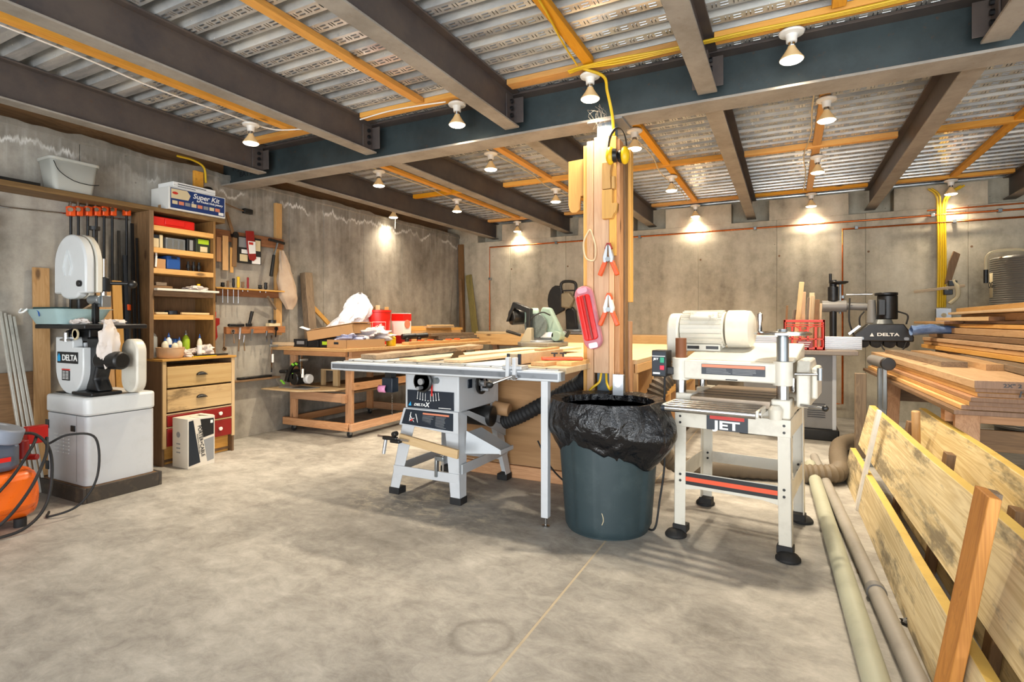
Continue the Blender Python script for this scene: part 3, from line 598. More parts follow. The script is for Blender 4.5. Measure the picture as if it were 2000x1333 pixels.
for q in ((-2.34, .548, -2.30, .50), (-2.36, .51, -2.30, .53), (-2.33, .57, -2.345, .49), (-2.29, .56, -2.27, .50), (-2.35, .50, -2.31, .495)): m.beam((q[0], 3.036, q[1]), (q[2], 3.032, q[3]), .004, .004)
part('diagram_lines', m, M['pw'], pn, kind='stuff'); part('diagram_mark', MB().bx((-2.325, 3.033, .513), (.03, .004, .012), (0, -.7, 0)), M['pred'], pn)
# power switch under the rail
o = thing('power_switch', 'black paddle switch with a pink stop tab under the saw rail', 'switch', (-2.44, 2.92, .70))
part('switch_box', MB().box(-2.475, -2.385, 2.90, 2.97, .715, .815), M['navy'], o, .005); part('mount', MB().box(-2.455, -2.40, 2.91, 2.96, .815, .851), M['black'], o)
part('stop_paddle', MB().grid(lambda u, v: Vector((-2.49+.062*v, 2.885-.012*math.sin(PI*u), .715+.05*u)), 6, 3), paint('pink_paddle', '#d88ab0', .4), o).modifiers.new('s', 'SOLIDIFY').thickness = .004
m = MB()
for k in range(12): m.ball((-2.385, 2.90, .70-k*.012), .004, n=6, k=4)
part('bead_chain', m, M['chrome'], o, kind='stuff')
# a board clamped across the front legs
o = solo('clamped_board', 'short pine board clamped across the front of the saw legs', 'board', MB().beam((-2.37, 2.965, .402), (-1.86, 2.905, .355), .02, .058), M['ltx'], bev=.003)
o = thing('bar_clamp', 'black bar clamp gripping the left end of the clamped board', 'clamp', (-2.42, 2.93, .36))
part('clamp_body', MB().box(-2.49, -2.37, 2.92, 2.95, .385, .41).box(-2.42, -2.34, 2.915, 2.955, .37, .395), M['black'], o, .006)
part('clamp_jaw', MB().box(-2.40, -2.38, 2.925, 2.945, .41, .445).cyl((-2.39, 2.915, .43), (-2.39, 2.955, .43), .018), M['black'], o, .004)
part('clamp_handle', MB().cyl((-2.465, 2.93, .385), (-2.475, 2.92, .29), .012), M['alu'], o)
part('clamp_bar', MB().beam((-2.54, 2.935, .405), (-2.27, 2.93, .395), .006, .014), M['chrome'], o)
o = thing('c_clamp', 'small steel clamp hanging behind the front right saw leg', 'clamp', (-2.1, 2.99, .2))
part('frame', MB().box(-2.09, -2.03, 2.985, 3.015, .27, .30).box(-2.10, -2.08, 2.985, 3.015, .16, .30), M['steelg'], o, .004); part('screw', MB().cyl((-2.04, 3.0, .31), (-2.04, 3.0, .20), .006), M['chrome'], o)
# things on the saw
def plank(name, label, p0, p1, w, h, mat, rough=.006, cat='board', group=None, n=16, bev=0, seed=0):
    """a sawn plank with wandering waney edges, p0-p1 the centre line of its underside"""
    p0 = Vector(p0); p1 = Vector(p1); d = (p1-p0); L = d.length; d.normalize(); r = d.cross(Vector((0,0,1))).normalized(); u = r.cross(d)
    m = MB()
    vs = []
    for i in range(n+1):
        c = p0+d*L*i/n
        for k, (a, b) in enumerate(((-1,0),(1,0),(1,1),(-1,1))):
            q = noise.noise(Vector((i*.7, k*3+seed, seed)))*rough*2; vs.append(c+r*a*(w/2+q)+u*(b*h+(noise.noise(Vector((i*.6, k+9+seed, 2)))*rough*.5 if b else 0)))
    fs = [(4*i+k, 4*i+(k+1) % 4, 4*i+4+(k+1) % 4, 4*i+4+k) for i in range(n) for k in range(4)]+[(0,3,2,1), (4*n, 4*n+1, 4*n+2, 4*n+3)]
    return solo(name, label, cat, m.add(vs, fs), mat, group, bev)
plank('rough_plank', 'rough live-edge plank lying askew on the left of the saw table', (-2.70, 3.02, .926), (-2.50, 4.2, .958), .17, .032, wood('live_edge', '#a58c6c', '#6f5a42', 'y', 1, .5, stain='#2f2a24'), .016, seed=3)
plank('rough_plank', 'thin pale plank lying beside the saw blade', (-2.33, 3.0, .926), (-1.95, 4.3, .958), .2, .016, M['lty'], .006, seed=5)
plank('rough_plank', 'long pale plank running past the saw onto the outfeed table', (-1.98, 3.02, .927), (-1.68, 4.5, .958), .16, .018, M['lty'], .003, seed=8)
plank('wood_strip', 'golden wood strip on top of the fence', (-1.51, 3.35, .999), (-1.52, 3.72, .999), .045, .014, M['goldy'], .001)
plank('wood_strip', 'short golden strip lying on the saw extension table', (-1.36, 3.02, .926), (-1.28, 3.50, .926), .10, .022, M['goldy'], .001)
plank('wood_block', 'thick golden board resting at the right end of the saw', (-1.22, 3.10, .915), (-1.21, 3.40, .915), .10, .034, M['goldy'], .001)
o = thing('feather_board', 'bright orange hold-down with black knobs on the saw extension', 'jig', (-1.31, 3.2, .95))
part('orange_arm', MB().beam((-1.405, 3.18, .962), (-1.17, 3.30, .962), .05, .02), M['orange'], o, .004)
for k in (0, 1): part('knob', MB().cyl((-1.33+k*.05, 3.215+k*.025, .972), (-1.33+k*.05, 3.215+k*.025, .99), .006).box(-1.352+k*.05, -1.308+k*.05, 3.209+k*.025, 3.221+k*.025, .99, 1.0), M['black'], o, .002)
# outfeed island with plywood front panel and open shelves on its right side
I = thing('outfeed_cabinet', 'large plywood outfeed cabinet behind the table saw and post', 'cabinet', (-1.75, 5.1, 0))
part('cabinet_top', MB().box(-2.45, -1.19, 3.74, 6.45, .90, .932), M['lty'], I, .004); part('cabinet_top_edge', MB().box(-1.19, -.93, 3.74, 6.45, .90, .932), M['lty'], I, .003)
part('front_panel', MB().box(-2.40, -1.18, 3.725, 3.745, .10, .90), wood('plywood_panel', '#b98f62', '#9a7147', 'x', .5, .25, knots=False), I)
part('front_panel', MB().box(-1.18, -.95, 3.725, 3.745, .10, .90), M['pinez'], I)
part('kick_board', MB().box(-2.42, -.95, 3.705, 3.74, 0, .095), M['firx'], I, .004)
part('back_panel', MB().box(-2.40, -.95, 6.40, 6.42, .0, .90), M['pinex'], I); part('inner_wall', MB().box(-1.55, -1.53, 3.75, 6.40, 0, .90), M['oaky'], I)
part('edge_band', MB().box(-.945, -.925, 3.74, 6.42, .84, .90), M['goldy'], I, .002)
for y in (3.76, 4.25, 4.95, 5.65, 6.38): part('divider', MB().box(-1.53, -.93, y-.018, y+.018, 0, .84 if y < 6.3 else .9), M['goldz'], I, .002)
for z in (.55, .10): part('shelf', MB().box(-1.53, -.935, 3.78, 6.38, z, z+.03), M['goldy'], I, .002)
for i, (y, w, h) in enumerate(((4.42, .18, .16), (4.7, .16, .2), (5.15, .2, .14))): solo('storage_tin', ['dusty metal tin at the front of the cabinet shelf beside the post', 'taller dusty tin second on the cabinet shelf beside the post', 'low tin farthest back on the cabinet shelf beside the post'][i], 'tin', MB().box(-1.25, -1.0, y-w/2, y+w/2, .581, .581+h).box(-1.26, -.99, y-w/2-.005, y+w/2+.005, .581+h, .60+h), M['steelg'], bev=.006)
# black ribbed hose from the saw cabinet
solo('dust_hose', 'black ribbed hose rising from the saw motor to the right', 'hose', MB().tube([(-1.90, 3.60, .44), (-1.76, 3.60, .50), (-1.58, 3.60, .60), (-1.40, 3.58, .70), (-1.26, 3.56, .79), (-1.20, 3.50, .84)], .052, 14, 12, .07), M['rub'])
cable('power_cable', 'black power cable sagging between the saw and the bin', [(-1.62, 3.60, .33), (-1.50, 3.55, .17), (-1.34, 3.45, .10), (-1.27, 3.36, .14), (-1.26, 3.38, .3), (-1.24, 3.40, .6)], .006, M['rub'])
# ================================================================= trash can with liner
C_ = (-.945, 3.095)
B = thing('trash_bin', 'big dark green plastic bin lined with a black bag', 'bin', (C_[0], C_[1], 0))
gm = paint('dark_green_plastic', '#2a3a3f', .5, 0, .2, '#5c6a6a')
def binr(z): return .243+.055*z/.72
m = MB()
def bf(u, v):
    a = 2*PI*u; z = v*.72; r = binr(z); f = math.cos(a*4+.6); r += .010*(1 if f > .55 else 0)*(1 if .04 < v < .86 else 0); r -= .012*max(0, 1-v*30); return Vector((C_[0]+r*math.cos(a), C_[1]+r*math.sin(a), z))
m.grid(bf, 96, 30, True); part('bin_body', m, gm, B)
part('bin_base', MB().cyl((C_[0], C_[1], .004), (C_[0], C_[1], .012), .235, n=48), gm, B)
part('bin_rim', MB().lathe([(.294, .70), (.315, .70), (.318, .73), (.306, .742), (.292, .735), (.294, .70)], (C_[0], C_[1], 0), n=48), gm, B)
for k in range(14):
    a = -PI/2+R.uniform(-.3, 1.1); z = R.uniform(.03, .2); r = binr(z)+.001; q = Vector((C_[0]+r*math.cos(a), C_[1]+r*math.sin(a), z))
    if k < 3: part('glue_drip', MB().tube([q+Vector((0,-.004,0)), q+Vector((.008,-.003,.03)), q+Vector((-.006,-.002,.06+k*.02))], .002, 5, 4), M['pcream'], B)
t = NT('black_bin_liner'); v = t.geo(); vv = t.n('ShaderNodeTexVoronoi', i_Scale=11, feature='DISTANCE_TO_EDGE'); t.l(t.map(v, (1, 1, .6)), vv.inputs['Vector']); w = t.math('ADD', t.noise(t.map(v, (1, 1, .6)), 12, 5, .6, 2.2), t.math('MULTIPLY', vv.outputs[0], 1.2)); w2 = t.noise(v, 34, 3, .55, 1.5)
bag = t.out('#0b0c10', .14, 0, t.math('ADD', w, t.math('MULTIPLY', w2, .25)), .5, .03)
def lf(u, v):
    a = 2*PI*u; ca_, sa_ = math.cos(a), math.sin(a); n1 = noise.noise(Vector((ca_*1.6, sa_*1.6, v*1.5+3))); n2 = noise.noise(Vector((ca_*4.5, sa_*4.5, v*4))); n3 = noise.noise(Vector((ca_*13, sa_*13, v*.8))); n4 = noise.noise(Vector((ca_*6+2, sa_*6, v*9)))
    lobe = max(0, math.cos(a+.35))**14; front = max(0, math.cos(a+1.0))**6
    hem = .49+.02*math.sin(a*3+.8)+.04*n1-.03*front-.05*lobe-.05*max(0, -ca_)**3
    if v < .25:
        t_ = v/.25; r = .240+.030*t_+.022*n3*(1-t_*.5); z = .50+t_*.25
    else:
        t_ = (v-.25)/.75; r = .328+.020*math.sin(PI*min(1, t_*1.05))+.006*n3*t_+.012*n2*t_+.022*n1*t_+.010*n4*t_; z = .753-(.753-hem)*t_+.006*n2
        r += .018*max(0, math.sin(t_*9+n1*5+a*1.5))*t_*(1-t_*.4)
        r += lobe*.085*math.sin(PI*min(1, t_*.9)); z -= lobe*.05*t_
        r -= .055*max(0, t_-.55)/.45 if t_ > .55 else 0
    return Vector((C_[0]+r*ca_, C_[1]+r*sa_, z))
o = part('bin_liner', MB().grid(lf, 150, 60, True), bag, B, label='crumpled black plastic liner folded over the rim'); o.modifiers.new('s', 'SOLIDIFY').thickness = .002
solo('wood_shavings', 'wood shavings and sawdust heaped inside the black-lined bin', 'shavings', (lambda m: [m.bx((C_[0]+q*math.cos(b), C_[1]+q*math.sin(b), .60+R.uniform(0, .05)), (.05, .012, .003), (R.uniform(-1, 1), R.uniform(-1, 1), R.uniform(0, 6))) for q, b in ((R.uniform(0, .24), R.uniform(0, 6.3)) for _ in range(220))] and m.cyl((C_[0], C_[1], .55), (C_[0], C_[1], .60), .245, n=30))(MB()), M['ltx'], kind='stuff')
# ================================================================= thickness planer (built in its own axes)
P = thing('thickness_planer', 'white thickness planer on an open steel stand with orange striped rail', 'planer', (-.275, 3.10, 0), math.radians(-7))
OW = M['offwhite']; L = dict(local=True)
for sx in (-1, 1):
    for y0, y1, tag_ in ((.0, .60, 0),):
        for yy, sy in ((0, 1), (.60, -1)):
            m = MB(); xo = sx*.292
            for (wx, wy) in ((.062, .006), (.006, .055)):
                a, b = sorted((xo, xo-sx*wx)); c, d = sorted((yy, yy+sy*wy)); shell(a+sx*.006, b+sx*.006, c, d, a, b, c, d, .03, .70, m)
            lg = part('leg', m, OW, P, .002, **L)
            fm = MB(); fx = xo+sx*.02-sx*.03*(1-0); fm.lathe([(.0, .0), (.058, .0), (.06, .012), (.045, .03), (.03, .038), (.0, .04)], (fx, yy-sy*.015, 0), n=20).box(min(xo+sx*.012, xo-sx*.065), max(xo+sx*.012, xo-sx*.065), min(yy-sy*.01, yy+sy*.06), max(yy-sy*.01, yy+sy*.06), .02, .062)
            part('rubber_foot', fm, M['rub'], lg, .004, **L)
            for z in (.67, .635, .345, .31):
                if sy == 1: part('bolt', MB().cyl((xo-sx*.03, -.004, z), (xo-sx*.03, .001, z), .007, n=8), M['black'], lg, **L)
                else: part('bolt', MB().cyl((xo-sx*.03, .588, z), (xo-sx*.03, .594, z), .007, n=8), M['black'], lg, **L)
def apron(y, s): 
    return MB().prism([(-.232, .70), (.232, .70), (.232, .60), (.18, .615), (-.18, .615), (-.232, .60)], y, y+.006, 'y')
ap = part('front_apron', MB().box(-.292, .292, -.002, .006, .612, .70), OW, P, .002, **L)
part('rear_apron', MB().box(-.23, .23, .594, .60, .605, .70), OW, P, .002, **L)
for sx in (-1, 1):
    part('side_apron', MB().box(*sorted((sx*.290, sx*.284)), .05, .55, .605, .70), OW, P, .002, **L)
    part('side_rail', MB().box(*sorted((sx*.290, sx*.284)), .05, .55, .27, .37), OW, P, .002, **L)
fr = part('front_rail', MB().prism([(-.235, .362), (.235, .362), (.235, .262), (.16, .275), (-.16, .275), (-.235, .262)], .002, .008), OW, P, .001, **L)
part('black_stripe', MB().box(-.232, .232, -.001, .001, .292, .358), M['ink'], fr, **L); part('orange_stripe', MB().box(-.232, .232, -.0025, -.001, .312, .336), paint('orange_red_print', '#e0532c', .5), fr, **L)
part('rear_rail', MB().box(-.235, .235, .59, .596, .29, .36), OW, P, .002, **L)
# name badge
bg = part('name_badge', MB().box(-.118, .092, -.006, -.002, .613, .698), M['navy'], ap, **L)
bg = part('name_badge_panel', MB().box(-.116, .09, -.0075, -.006, .615, .697), M['navy'], P, **L)
text('lettering', 'JET', .062, (-.013, -.009, .640), (1,0,0), (0,0,1), M['pw'], bg, 1.55, .0018, local=True); part('red_bar', MB().box(-.10, .075, -.0095, -.0075, .672, .69), M['pred'], bg, **L)
# bed
part('base_casting', MB().box(-.285, .285, .03, .58, .702, .745).box(-.29, -.20, .0, .16, .702, .80).box(.20, .29, .0, .16, .702, .80).box(.20, .29, .42, .56, .702, .79).box(-.29, -.20, .42, .56, .702, .79), OW, P, .008, **L)
bed = part('bed_table', MB().box(-.20, .20, -.02, .60, .75, .79), paint('brown_grey_bed', '#9a8a78', .35, .4, .3), P, .003, **L)
for y in (.10, .22, .34): part('bed_slot', MB().box(-.195, .195, y, y+.012, .79, .7915), M['black'], bed, **L)
rx = part('roller_frame', MB().box(-.285, -.272, -.235, .03, .735, .768).box(.168, .181, -.235, .03, .735, .768), OW, P, .003, **L)
for i, y in enumerate((-.225, -.165, -.10, -.045)): part('roller', MB().cyl((-.272, y, .752-.002*(3-i)), (.168, y, .752-.002*(3-i)), .019, n=20), M['chrome'], P, **L)
part('roller_end', MB().cyl((-.29, -.225, .746), (-.272, -.225, .746), .018, n=16), M['navy'], P, **L); part('bearing', MB().cyl((.182, -.20, .75), (.19, -.20, .75), .02), M['chrome'], P, **L)
part('cast_shoulder', MB().lathe([(.0, 0), (.03, 0), (.034, .05), (.02, .07), (0, .07)], (.225, -.02, .702), n=16), OW, P, **L)
# head
hd = part('planer_head', MB().box(-.245, .225, .0, .40, .88, .985), OW, P, .008, **L)
part('dust_hood', MB().add([(-.25,.06,.985),(.30,.06,.985),(.30,.55,.985),(-.25,.55,.985),(-.25,.10,1.0),(.30,.10,1.0),(.30,.55,1.07),(-.25,.55,1.07)], [(0,1,5,4),(1,2,6,5),(2,3,7,6),(3,0,4,7),(4,5,6,7),(0,3,2,1)]), OW, P, .006, **L)
for sx, x in ((-1, -.27), (1, .25)):
    for y in (.04, .50):
        part('column_collar', MB().cyl((x, y, .87), (x, y, .995), .048, n=24), OW, P, .004, **L); top = 1.12 if y < .1 else 1.0
        part('column_post', MB().cyl((x, y, .78), (x, y, .87), .029, n=20), M['chrome'], P, **L)
        if sx > 0 and y < .1: part('column_post', MB().cyl((x, y, .995), (x, y, top), .029, n=20), M['steelg'], P, **L)
        if sx < 0 and y < .1: part('column_post', MB().cyl((x, y, .995), (x, y, 1.105), .03, n=20), paint('rusty_post', '#7a4a2c', .6, .3, .5, '#b58a5a'), P, label='rusty brown column top', **L)
wp = part('warning_plate', MB().box(-.145, .175, -.0035, -.001, .912, .968), M['navy'], P, **L); part('salmon_band', MB().box(-.143, .173, -.005, -.0035, .950, .966), M['psalmon'], wp, **L)
m = MB()
for k in range(4):
    for x0 in (-.12, .015): m.box(x0, x0+R.uniform(.1, .13), -.0046, -.0035, .942-k*.0075, .9445-k*.0075)
part('warning_lines', m, M['pgrey'], wp, kind='stuff', **L)
part('head_slot', MB().box(-.02, .04, -.003, -.001, .885, .891), M['black'], P, **L)
# motor
mc = (-.20, .34, 1.155)
m = MB().cyl((-.34, mc[1], mc[2]), (-.09, mc[1], mc[2]), .098, n=32)
for k in range(22):
    a = 2*PI*k/22; c = Vector((0, math.cos(a), math.sin(a))); p = Vector((0, mc[1], mc[2]))+c*.101; m.beam(Vector((-.335, 0, 0))+p, Vector((-.10, 0, 0))+p, .005, .022, up=c)
part('motor_body', m, OW, P, **L); part('motor_end_bell', MB().lathe([(.0,.055),(.08,.052),(.105,.035),(.110,.0),(.110,-.085),(.10,-.09)], (.01, mc[1], mc[2]), 'x', 32), OW, P, **L)
part('belt_guard', MB().prism(rrect(.23, .30, .10, 6, mc[1], 1.10), -.415, -.345, 'x'), OW, P, .012, **L)
part('terminal_box', MB().bx((-.20, .262, 1.225), (.16, .05, .05), (-.7, 0, 0)), paint('chipped_cream_paint', '#d3cec0', .4, 0, .95, '#4c2f1d', 22), P, .008, label='terminal cover with chipped rusty paint', **L)
part('motor_mount', MB().box(-.33, -.11, .27, .42, 1.02, 1.065), OW, P, .006, **L)
for x in (-.30, -.19): part('mount_hole', MB().box(x, x+.07, .266, .27, 1.035, 1.053), M['black'], P, **L)
# hand wheel, levers, gear box
w = part('height_wheel', MB().lathe([(.118, -.008), (.134, -.004), (.134, .006), (.118, .012), (.108, .004), (.118, -.008)], (.25, .04, 1.135), 'z', 36), M['chrome'], P, **L)
m = MB()
for k in range(4): a = PI/2*k+.4; m.beam((.25, .04, 1.135), (.25+.115*math.cos(a), .04+.115*math.sin(a), 1.137), .024, .008)
part('wheel_spokes', m, M['chrome'], w, .002, **L); part('wheel_hub', MB().cyl((.25, .04, 1.12), (.25, .04, 1.16), .024), M['steelg'], w, **L)
part('wheel_handle', MB().lathe([(.006, 0), (.012, .012), (.010, .05), (.015, .07), (.014, .098), (.0, .106)], (.148, .0, 1.14), n=16), M['chrome'], w, **L)
part('gear_cover', MB().prism([(.06, .76), (.46, .76), (.46, .96), (.38, 1.0), (.10, 1.0), (.06, .95)], .31, .37, 'x'), OW, P, .01, **L)
part('gear_cover', MB().box(.37, .40, .12, .38, .80, .96), OW, P, .01, **L)
lv = part('lock_lever', MB().cyl((.31, .0, .935), (.42, .0, .94), .008), M['chrome'], P, **L); part('lever_grip', MB().cyl((.42, .0, .91), (.42, .0, .97), .013), M['steelg'], lv, **L)
lv = part('feed_lever', MB().cyl((.33, .05, .775), (.43, .03, .77), .007), M['chrome'], P, **L); part('lever_knob', MB().ball((.44, .03, .77), .016), M['black'], lv, **L)
o = part('switch_box', MB().box(-.42, -.335, -.02, .08, .885, 1.035), M['black'], P, .005, **L)
part('switch_face', MB().box(-.415, -.34, -.024, -.02, .895, 1.025), M['navy'], o, **L); part('green_button', MB().box(-.368, -.345, -.032, -.024, .965, .995), paint('green_button', '#2a9a78', .4), o, .002, **L); part('red_button', MB().box(-.368, -.345, -.034, -.024, .925, .95), paint('pink_red_button', '#e0304c', .4), o, .002, **L)
part('switch_label', MB().box(-.41, -.37, -.026, -.024, .90, .91).box(-.415, -.34, -.026, -.024, 1.0, 1.004), M['pw'], o, **L); 
text('lettering', 'JET', .016, (-.393, -.0255, .985), (1,0,0), (0,0,1), M['pw'], o, 1.3, .0006, local=True)
part('switch_bracket', MB().box(-.345, -.30, .0, .06, .90, .94), M['black'], P, .003, **L)
part('power_lead', MB().tube([(-.36, .03, .885), (-.36, .02, .75), (-.37, .0, .6), (-.345, -.02, .4), (-.37, -.03, .18), (-.39, -.05, .03), (-.45, -.03, .012), (-.52, .0, .012)], .006, 8), M['rub'], P, **L)
solo('planer_hose', 'tan ribbed dust hose behind the bin rim and planer', 'hose', MB().tube([(-.70, 3.95, .86), (-.80, 3.85, .74), (-.85, 3.85, .55), (-.84, 4.0, .3), (-.72, 4.2, .12), (-.4, 4.45, .07), (.0, 4.55, .07)], .065, 14, 12, .07), paint('tan_hose', '#5e5345', .6, 0, .3), bev=0)
solo('floor_hose', 'tan ribbed hose lying on the floor behind the planer', 'hose', MB().tube([(.10, 4.56, .07), (.30, 4.62, .08), (.36, 4.85, .07), (.38, 5.3, .07), (.44, 5.8, .07), (.62, 6.1, .07), (.9, 6.2, .07)], .066, 14, 12, .07), paint('tan_hose_b', '#6f6250', .6, 0, .3))
# ================================================================= shaper cabinet with power feeder
A = thing('shaper', 'grey steel shaper cabinet with a wooden top and black base', 'machine', (.25, 6.55, 0))
part('cabinet_body', MB().box(-.42, .43, 6.3, 6.9, .11, .87), M['grey2'], A, .008); part('base_plinth', MB().box(-.46, .46, 6.26, 6.95, 0, .11), M['black'], A, .01)
part('table_top', MB().box(-.5, .60, 6.05, 6.95, .872, .915), paint('dusty_table', '#8f8377', .5, .3, .4), A, .004)
m = MB()
for k in range(7): m.box(.18, .34, 6.294, 6.3, .36-k*.022, .366-k*.022)
part('vents', m, M['black'], A, kind='stuff'); part('corner_strip', MB().box(.40, .436, 6.29, 6.33, .11, .87), M['grey'], A, .003)
for x0, x1 in ((-.40, .02), (.30, .66)):
    fe = part('fence_plate', MB().box(x0, x1, 6.36, 6.40, .915, 1.045), paint('white_alu_fence', '#dfe3e8', .4, .2, .05), A, .003)
    m = MB()
    for k in range(6): m.box(x0+.005, x1-.005, 6.357, 6.361, .93+k*.02, .936+k*.02)
    part('fence_grooves', m, M['steelg'], fe, kind='stuff')
F = thing('power_feeder', 'black power feeder on a column and arm above the shaper', 'feeder', (.46, 6.7, .915))
part('column', MB().cyl((.435, 6.72, .915), (.435, 6.72, 1.64), .034, n=20), M['blackm'], F); part('column_foot', MB().cyl((.435, 6.72, .915), (.435, 6.72, .96), .08, n=24), M['blackm'], F, .005)
part('column_sleeve', MB().cyl((.435, 6.72, 1.42), (.435, 6.72, 1.57), .05, n=20), M['blackm'], F, .004); part('height_screw', MB().cyl((.50, 6.72, 1.28), (.50, 6.72, 1.60), .012), M['steelg'], F)
hw = part('height_wheel', MB().lathe([(.0, 0), (.06, .005), (.09, .02), (.092, .03), (.085, .034), (.0, .02)], (.485, 6.72, 1.59), n=24), M['blackm'], F); part('wheel_handle', MB().cyl((.41, 6.72, 1.61), (.41, 6.72, 1.71), .014), M['blackm'], hw)
part('arm_clamp', MB().cyl((.33, 6.72, 1.36), (.56, 6.72, 1.36), .062, n=20), M['grey2'], F, .006); part('arm', MB().cyl((.56, 6.72, 1.36), (.80, 6.70, 1.35), .04, n=20), M['grey2'], F)
part('arm_lever', MB().cyl((.55, 6.66, 1.48), (.78, 6.64, 1.48), .012), M['chrome'], F)
part('swivel_joint', MB().cyl((.77, 6.62, 1.18), (.77, 6.62, 1.42), .048, .032, n=18), M['grey2'], F, .006)
mt = part('motor', MB().cyl((.90, 6.60, 1.22), (.90, 6.60, 1.46), .088, n=24), M['black'], F, .008); part('motor_fan_cover', MB().cyl((.89, 6.60, 1.461), (.89, 6.60, 1.49), .10, n=24), M['blackm'], mt, .006)
part('motor_box', MB().box(.81, .87, 6.48, 6.53, 1.26, 1.42), M['black'], mt, .006); part('gearbox', MB().cyl((.86, 6.56, 1.17), (.86, 6.56, 1.22), .09, .07, n=20), M['steelg'], F, .004)
hb = part('feeder_body', MB().prism([(.60, 1.0), (1.09, 1.0), (1.09, 1.05), (1.01, 1.175), (.72, 1.175), (.60, 1.06)], 6.42, 6.60), M['black'], F, .01)
part('side_window', MB().prism([(.56, 1.06), (.66, 1.15), (.64, 1.16), (.55, 1.08)], 6.45, 6.46), M['chrome'], hb); text('lettering', 'DELTA', .042, (.88, 6.416, 1.068), (1,0,0), (0,0,1), M['pw'], hb, 1.45, .0012)
part('logo_mark', MB().prism([(.73, 1.050), (.765, 1.050), (.748, 1.085)], 6.414, 6.42), M['pw'], hb)
for x in (.66, 1.03): part('hand_hole', MB().prism(rrect(.04, .03, .012, 4, x, 1.03), 6.414, 6.42), M['steelg'], hb)
for x in (.68, .79, .90, 1.01): part('feed_roller', MB().cyl((x, 6.44, .985), (x, 6.58, .985), .05, n=20), M['rub'], F)
part('feeder_cord', MB().tube([(.83, 6.46, 1.0), (.84, 6.40, .93), (.92, 6.38, .88), (1.0, 6.40, .93), (1.03, 6.41, 1.0)], .007, 8), M['rub'], F); part('feeder_cord', MB().tube([(.98, 6.58, 1.30), (1.06, 6.56, 1.26), (1.05, 6.56, 1.17)], .008, 8), M['rub'], F)
part('feeder_cord', MB().tube([(.58, 6.64, 1.44), (.57, 6.58, 1.2), (.62, 6.60, 1.0), (.54, 6.68, .93)], .008, 8), M['rub'], F); part('feeder_cord', MB().tube([(.70, 6.58, 1.30), (.66, 6.56, 1.24), (.66, 6.56, 1.15)], .008, 8), M['rub'], F)
# milk crate with offcuts
K = thing('milk_crate', 'red plastic milk crate of wood offcuts on the shaper top', 'crate', (.15, 6.22, .918))
rc = paint('orange_red_crate', '#e23b22', .4, 0, .06); x0, x1, y0, y1, z0, z1 = -.035, .325, 6.06, 6.34, .918, 1.215
m = MB()
for (a, b, c, d) in ((x0, x1, y0, y0+.012), (x0, x1, y1-.012, y1), (x0, x0+.012, y0, y1), (x1-.012, x1, y0, y1)):
    for z, h in ((z0, .03), (1.02, .012), (z1-.025, .025), (z1-.05, .008), (z1-.07, .008)): m.box(a, b, c, d, z, z+h)
    if b-a > .1:
        for k in range(6): q = a+(b-a-.02)*k/5; m.box(q, q+.02, c, d, z0, z1 if k in (0, 5) else z1-.06)
        for k in (-1, 1): m.beam(((a+b)/2+k*.09, (c+d)/2, z1-.05), ((a+b)/2, (c+d)/2, z1-.12), .01, .01)
    else:
        for k in range(5): q = c+(d-c-.02)*k/4; m.box(a, b, q, q+.02, z0, z1)
part('crate_frame', m, rc, K, .002); part('crate_floor', MB().box(x0, x1, y0, y1, z0, z0+.008), rc, K)
lb = part('crate_label', MB().box(.08, .22, y0-.003, y0, .94, 1.01), M['dred'], K); 
for k in range(3): part('crate_print', MB().box(.095, .205-.01*k, y0-.0045, y0-.003, .990-k*.02, .996-k*.02), M['pw'], lb)
of = [(.01, .10, 1.36, 1), (.10, .18, 1.60, 1), (.15, .20, 1.50, 1), (.19, .14, 1.44, 1), (.23, .22, 1.46, 1), (.26, .16, 1.42, 1), (.29, .20, 1.38, 1), (.13, .10, 1.27, 1), (.05, .24, 1.32, 1), (.20, .25, 1.49, 1)]
nmz = ['short dark', 'tallest wide', 'broad', 'split-ended', 'narrow straight', 'leaning thin', 'rightmost slender', 'stubby', 'half-hidden small', 'rearmost tall']
for i, (x, y, z, _) in enumerate(of):
    w = .045 if i in (1, 2, 9) else .02+.01*(i % 3)
    solo('wood_offcut', nmz[i]+' wood offcut standing in the red milk crate', 'offcut', MB().beam((x-.035+.004*i, 6.08+y*.9, .928), (x+(.03 if i == 1 else -.012+.004*i), 6.07+y, z), w, .018, up=(0, 1, 0)), [M['oakz'], M['ltz'], M['pinez'], M['graywz'], M['ltz']][i % 5], 'offcuts in the milk crate', .002)
# ================================================================= pipes, cables and fittings on the back wall
def pipe(name, lb, pts, r=.011, mat=None, group=None): return solo(name, lb, 'pipe', MB().tube(pts, r, 10, 1), mat or M['copper'], group)
pipe('copper_pipe', 'long upper copper pipe along the back wall', [(-4.38, 7.80, 1.05), (-4.38, 7.80, 2.42), (RX, 7.80, 2.43)])
pipe('copper_pipe', 'lower copper pipe on the back wall with a drop behind the milk crate', [(RX, 7.80, 2.345), (.605, 7.80, 2.335), (.605, 7.80, .18), (.50, 7.80, .18)], .012)
pipe('copper_pipe', 'rightmost short copper pipe tight under the joists', [(RX, 7.82, 2.50), (1.45, 7.82, 2.49)], .009)
CN = {(-4.38, 1.9): 'in the left corner', (-3.2, 2.42): 'above the sliding saw', (-1.9, 2.42): 'left of the post', (-.38, 2.425): 'above the planer motor', (.75, 2.345): 'near the drop pipe corner', (1.5, 2.43): 'left of the yellow cables, upper', (1.7, 2.345): 'right of the yellow cables, lower', (2.1, 2.43): 'far right', (.605, 1.5): 'on the drop pipe'}
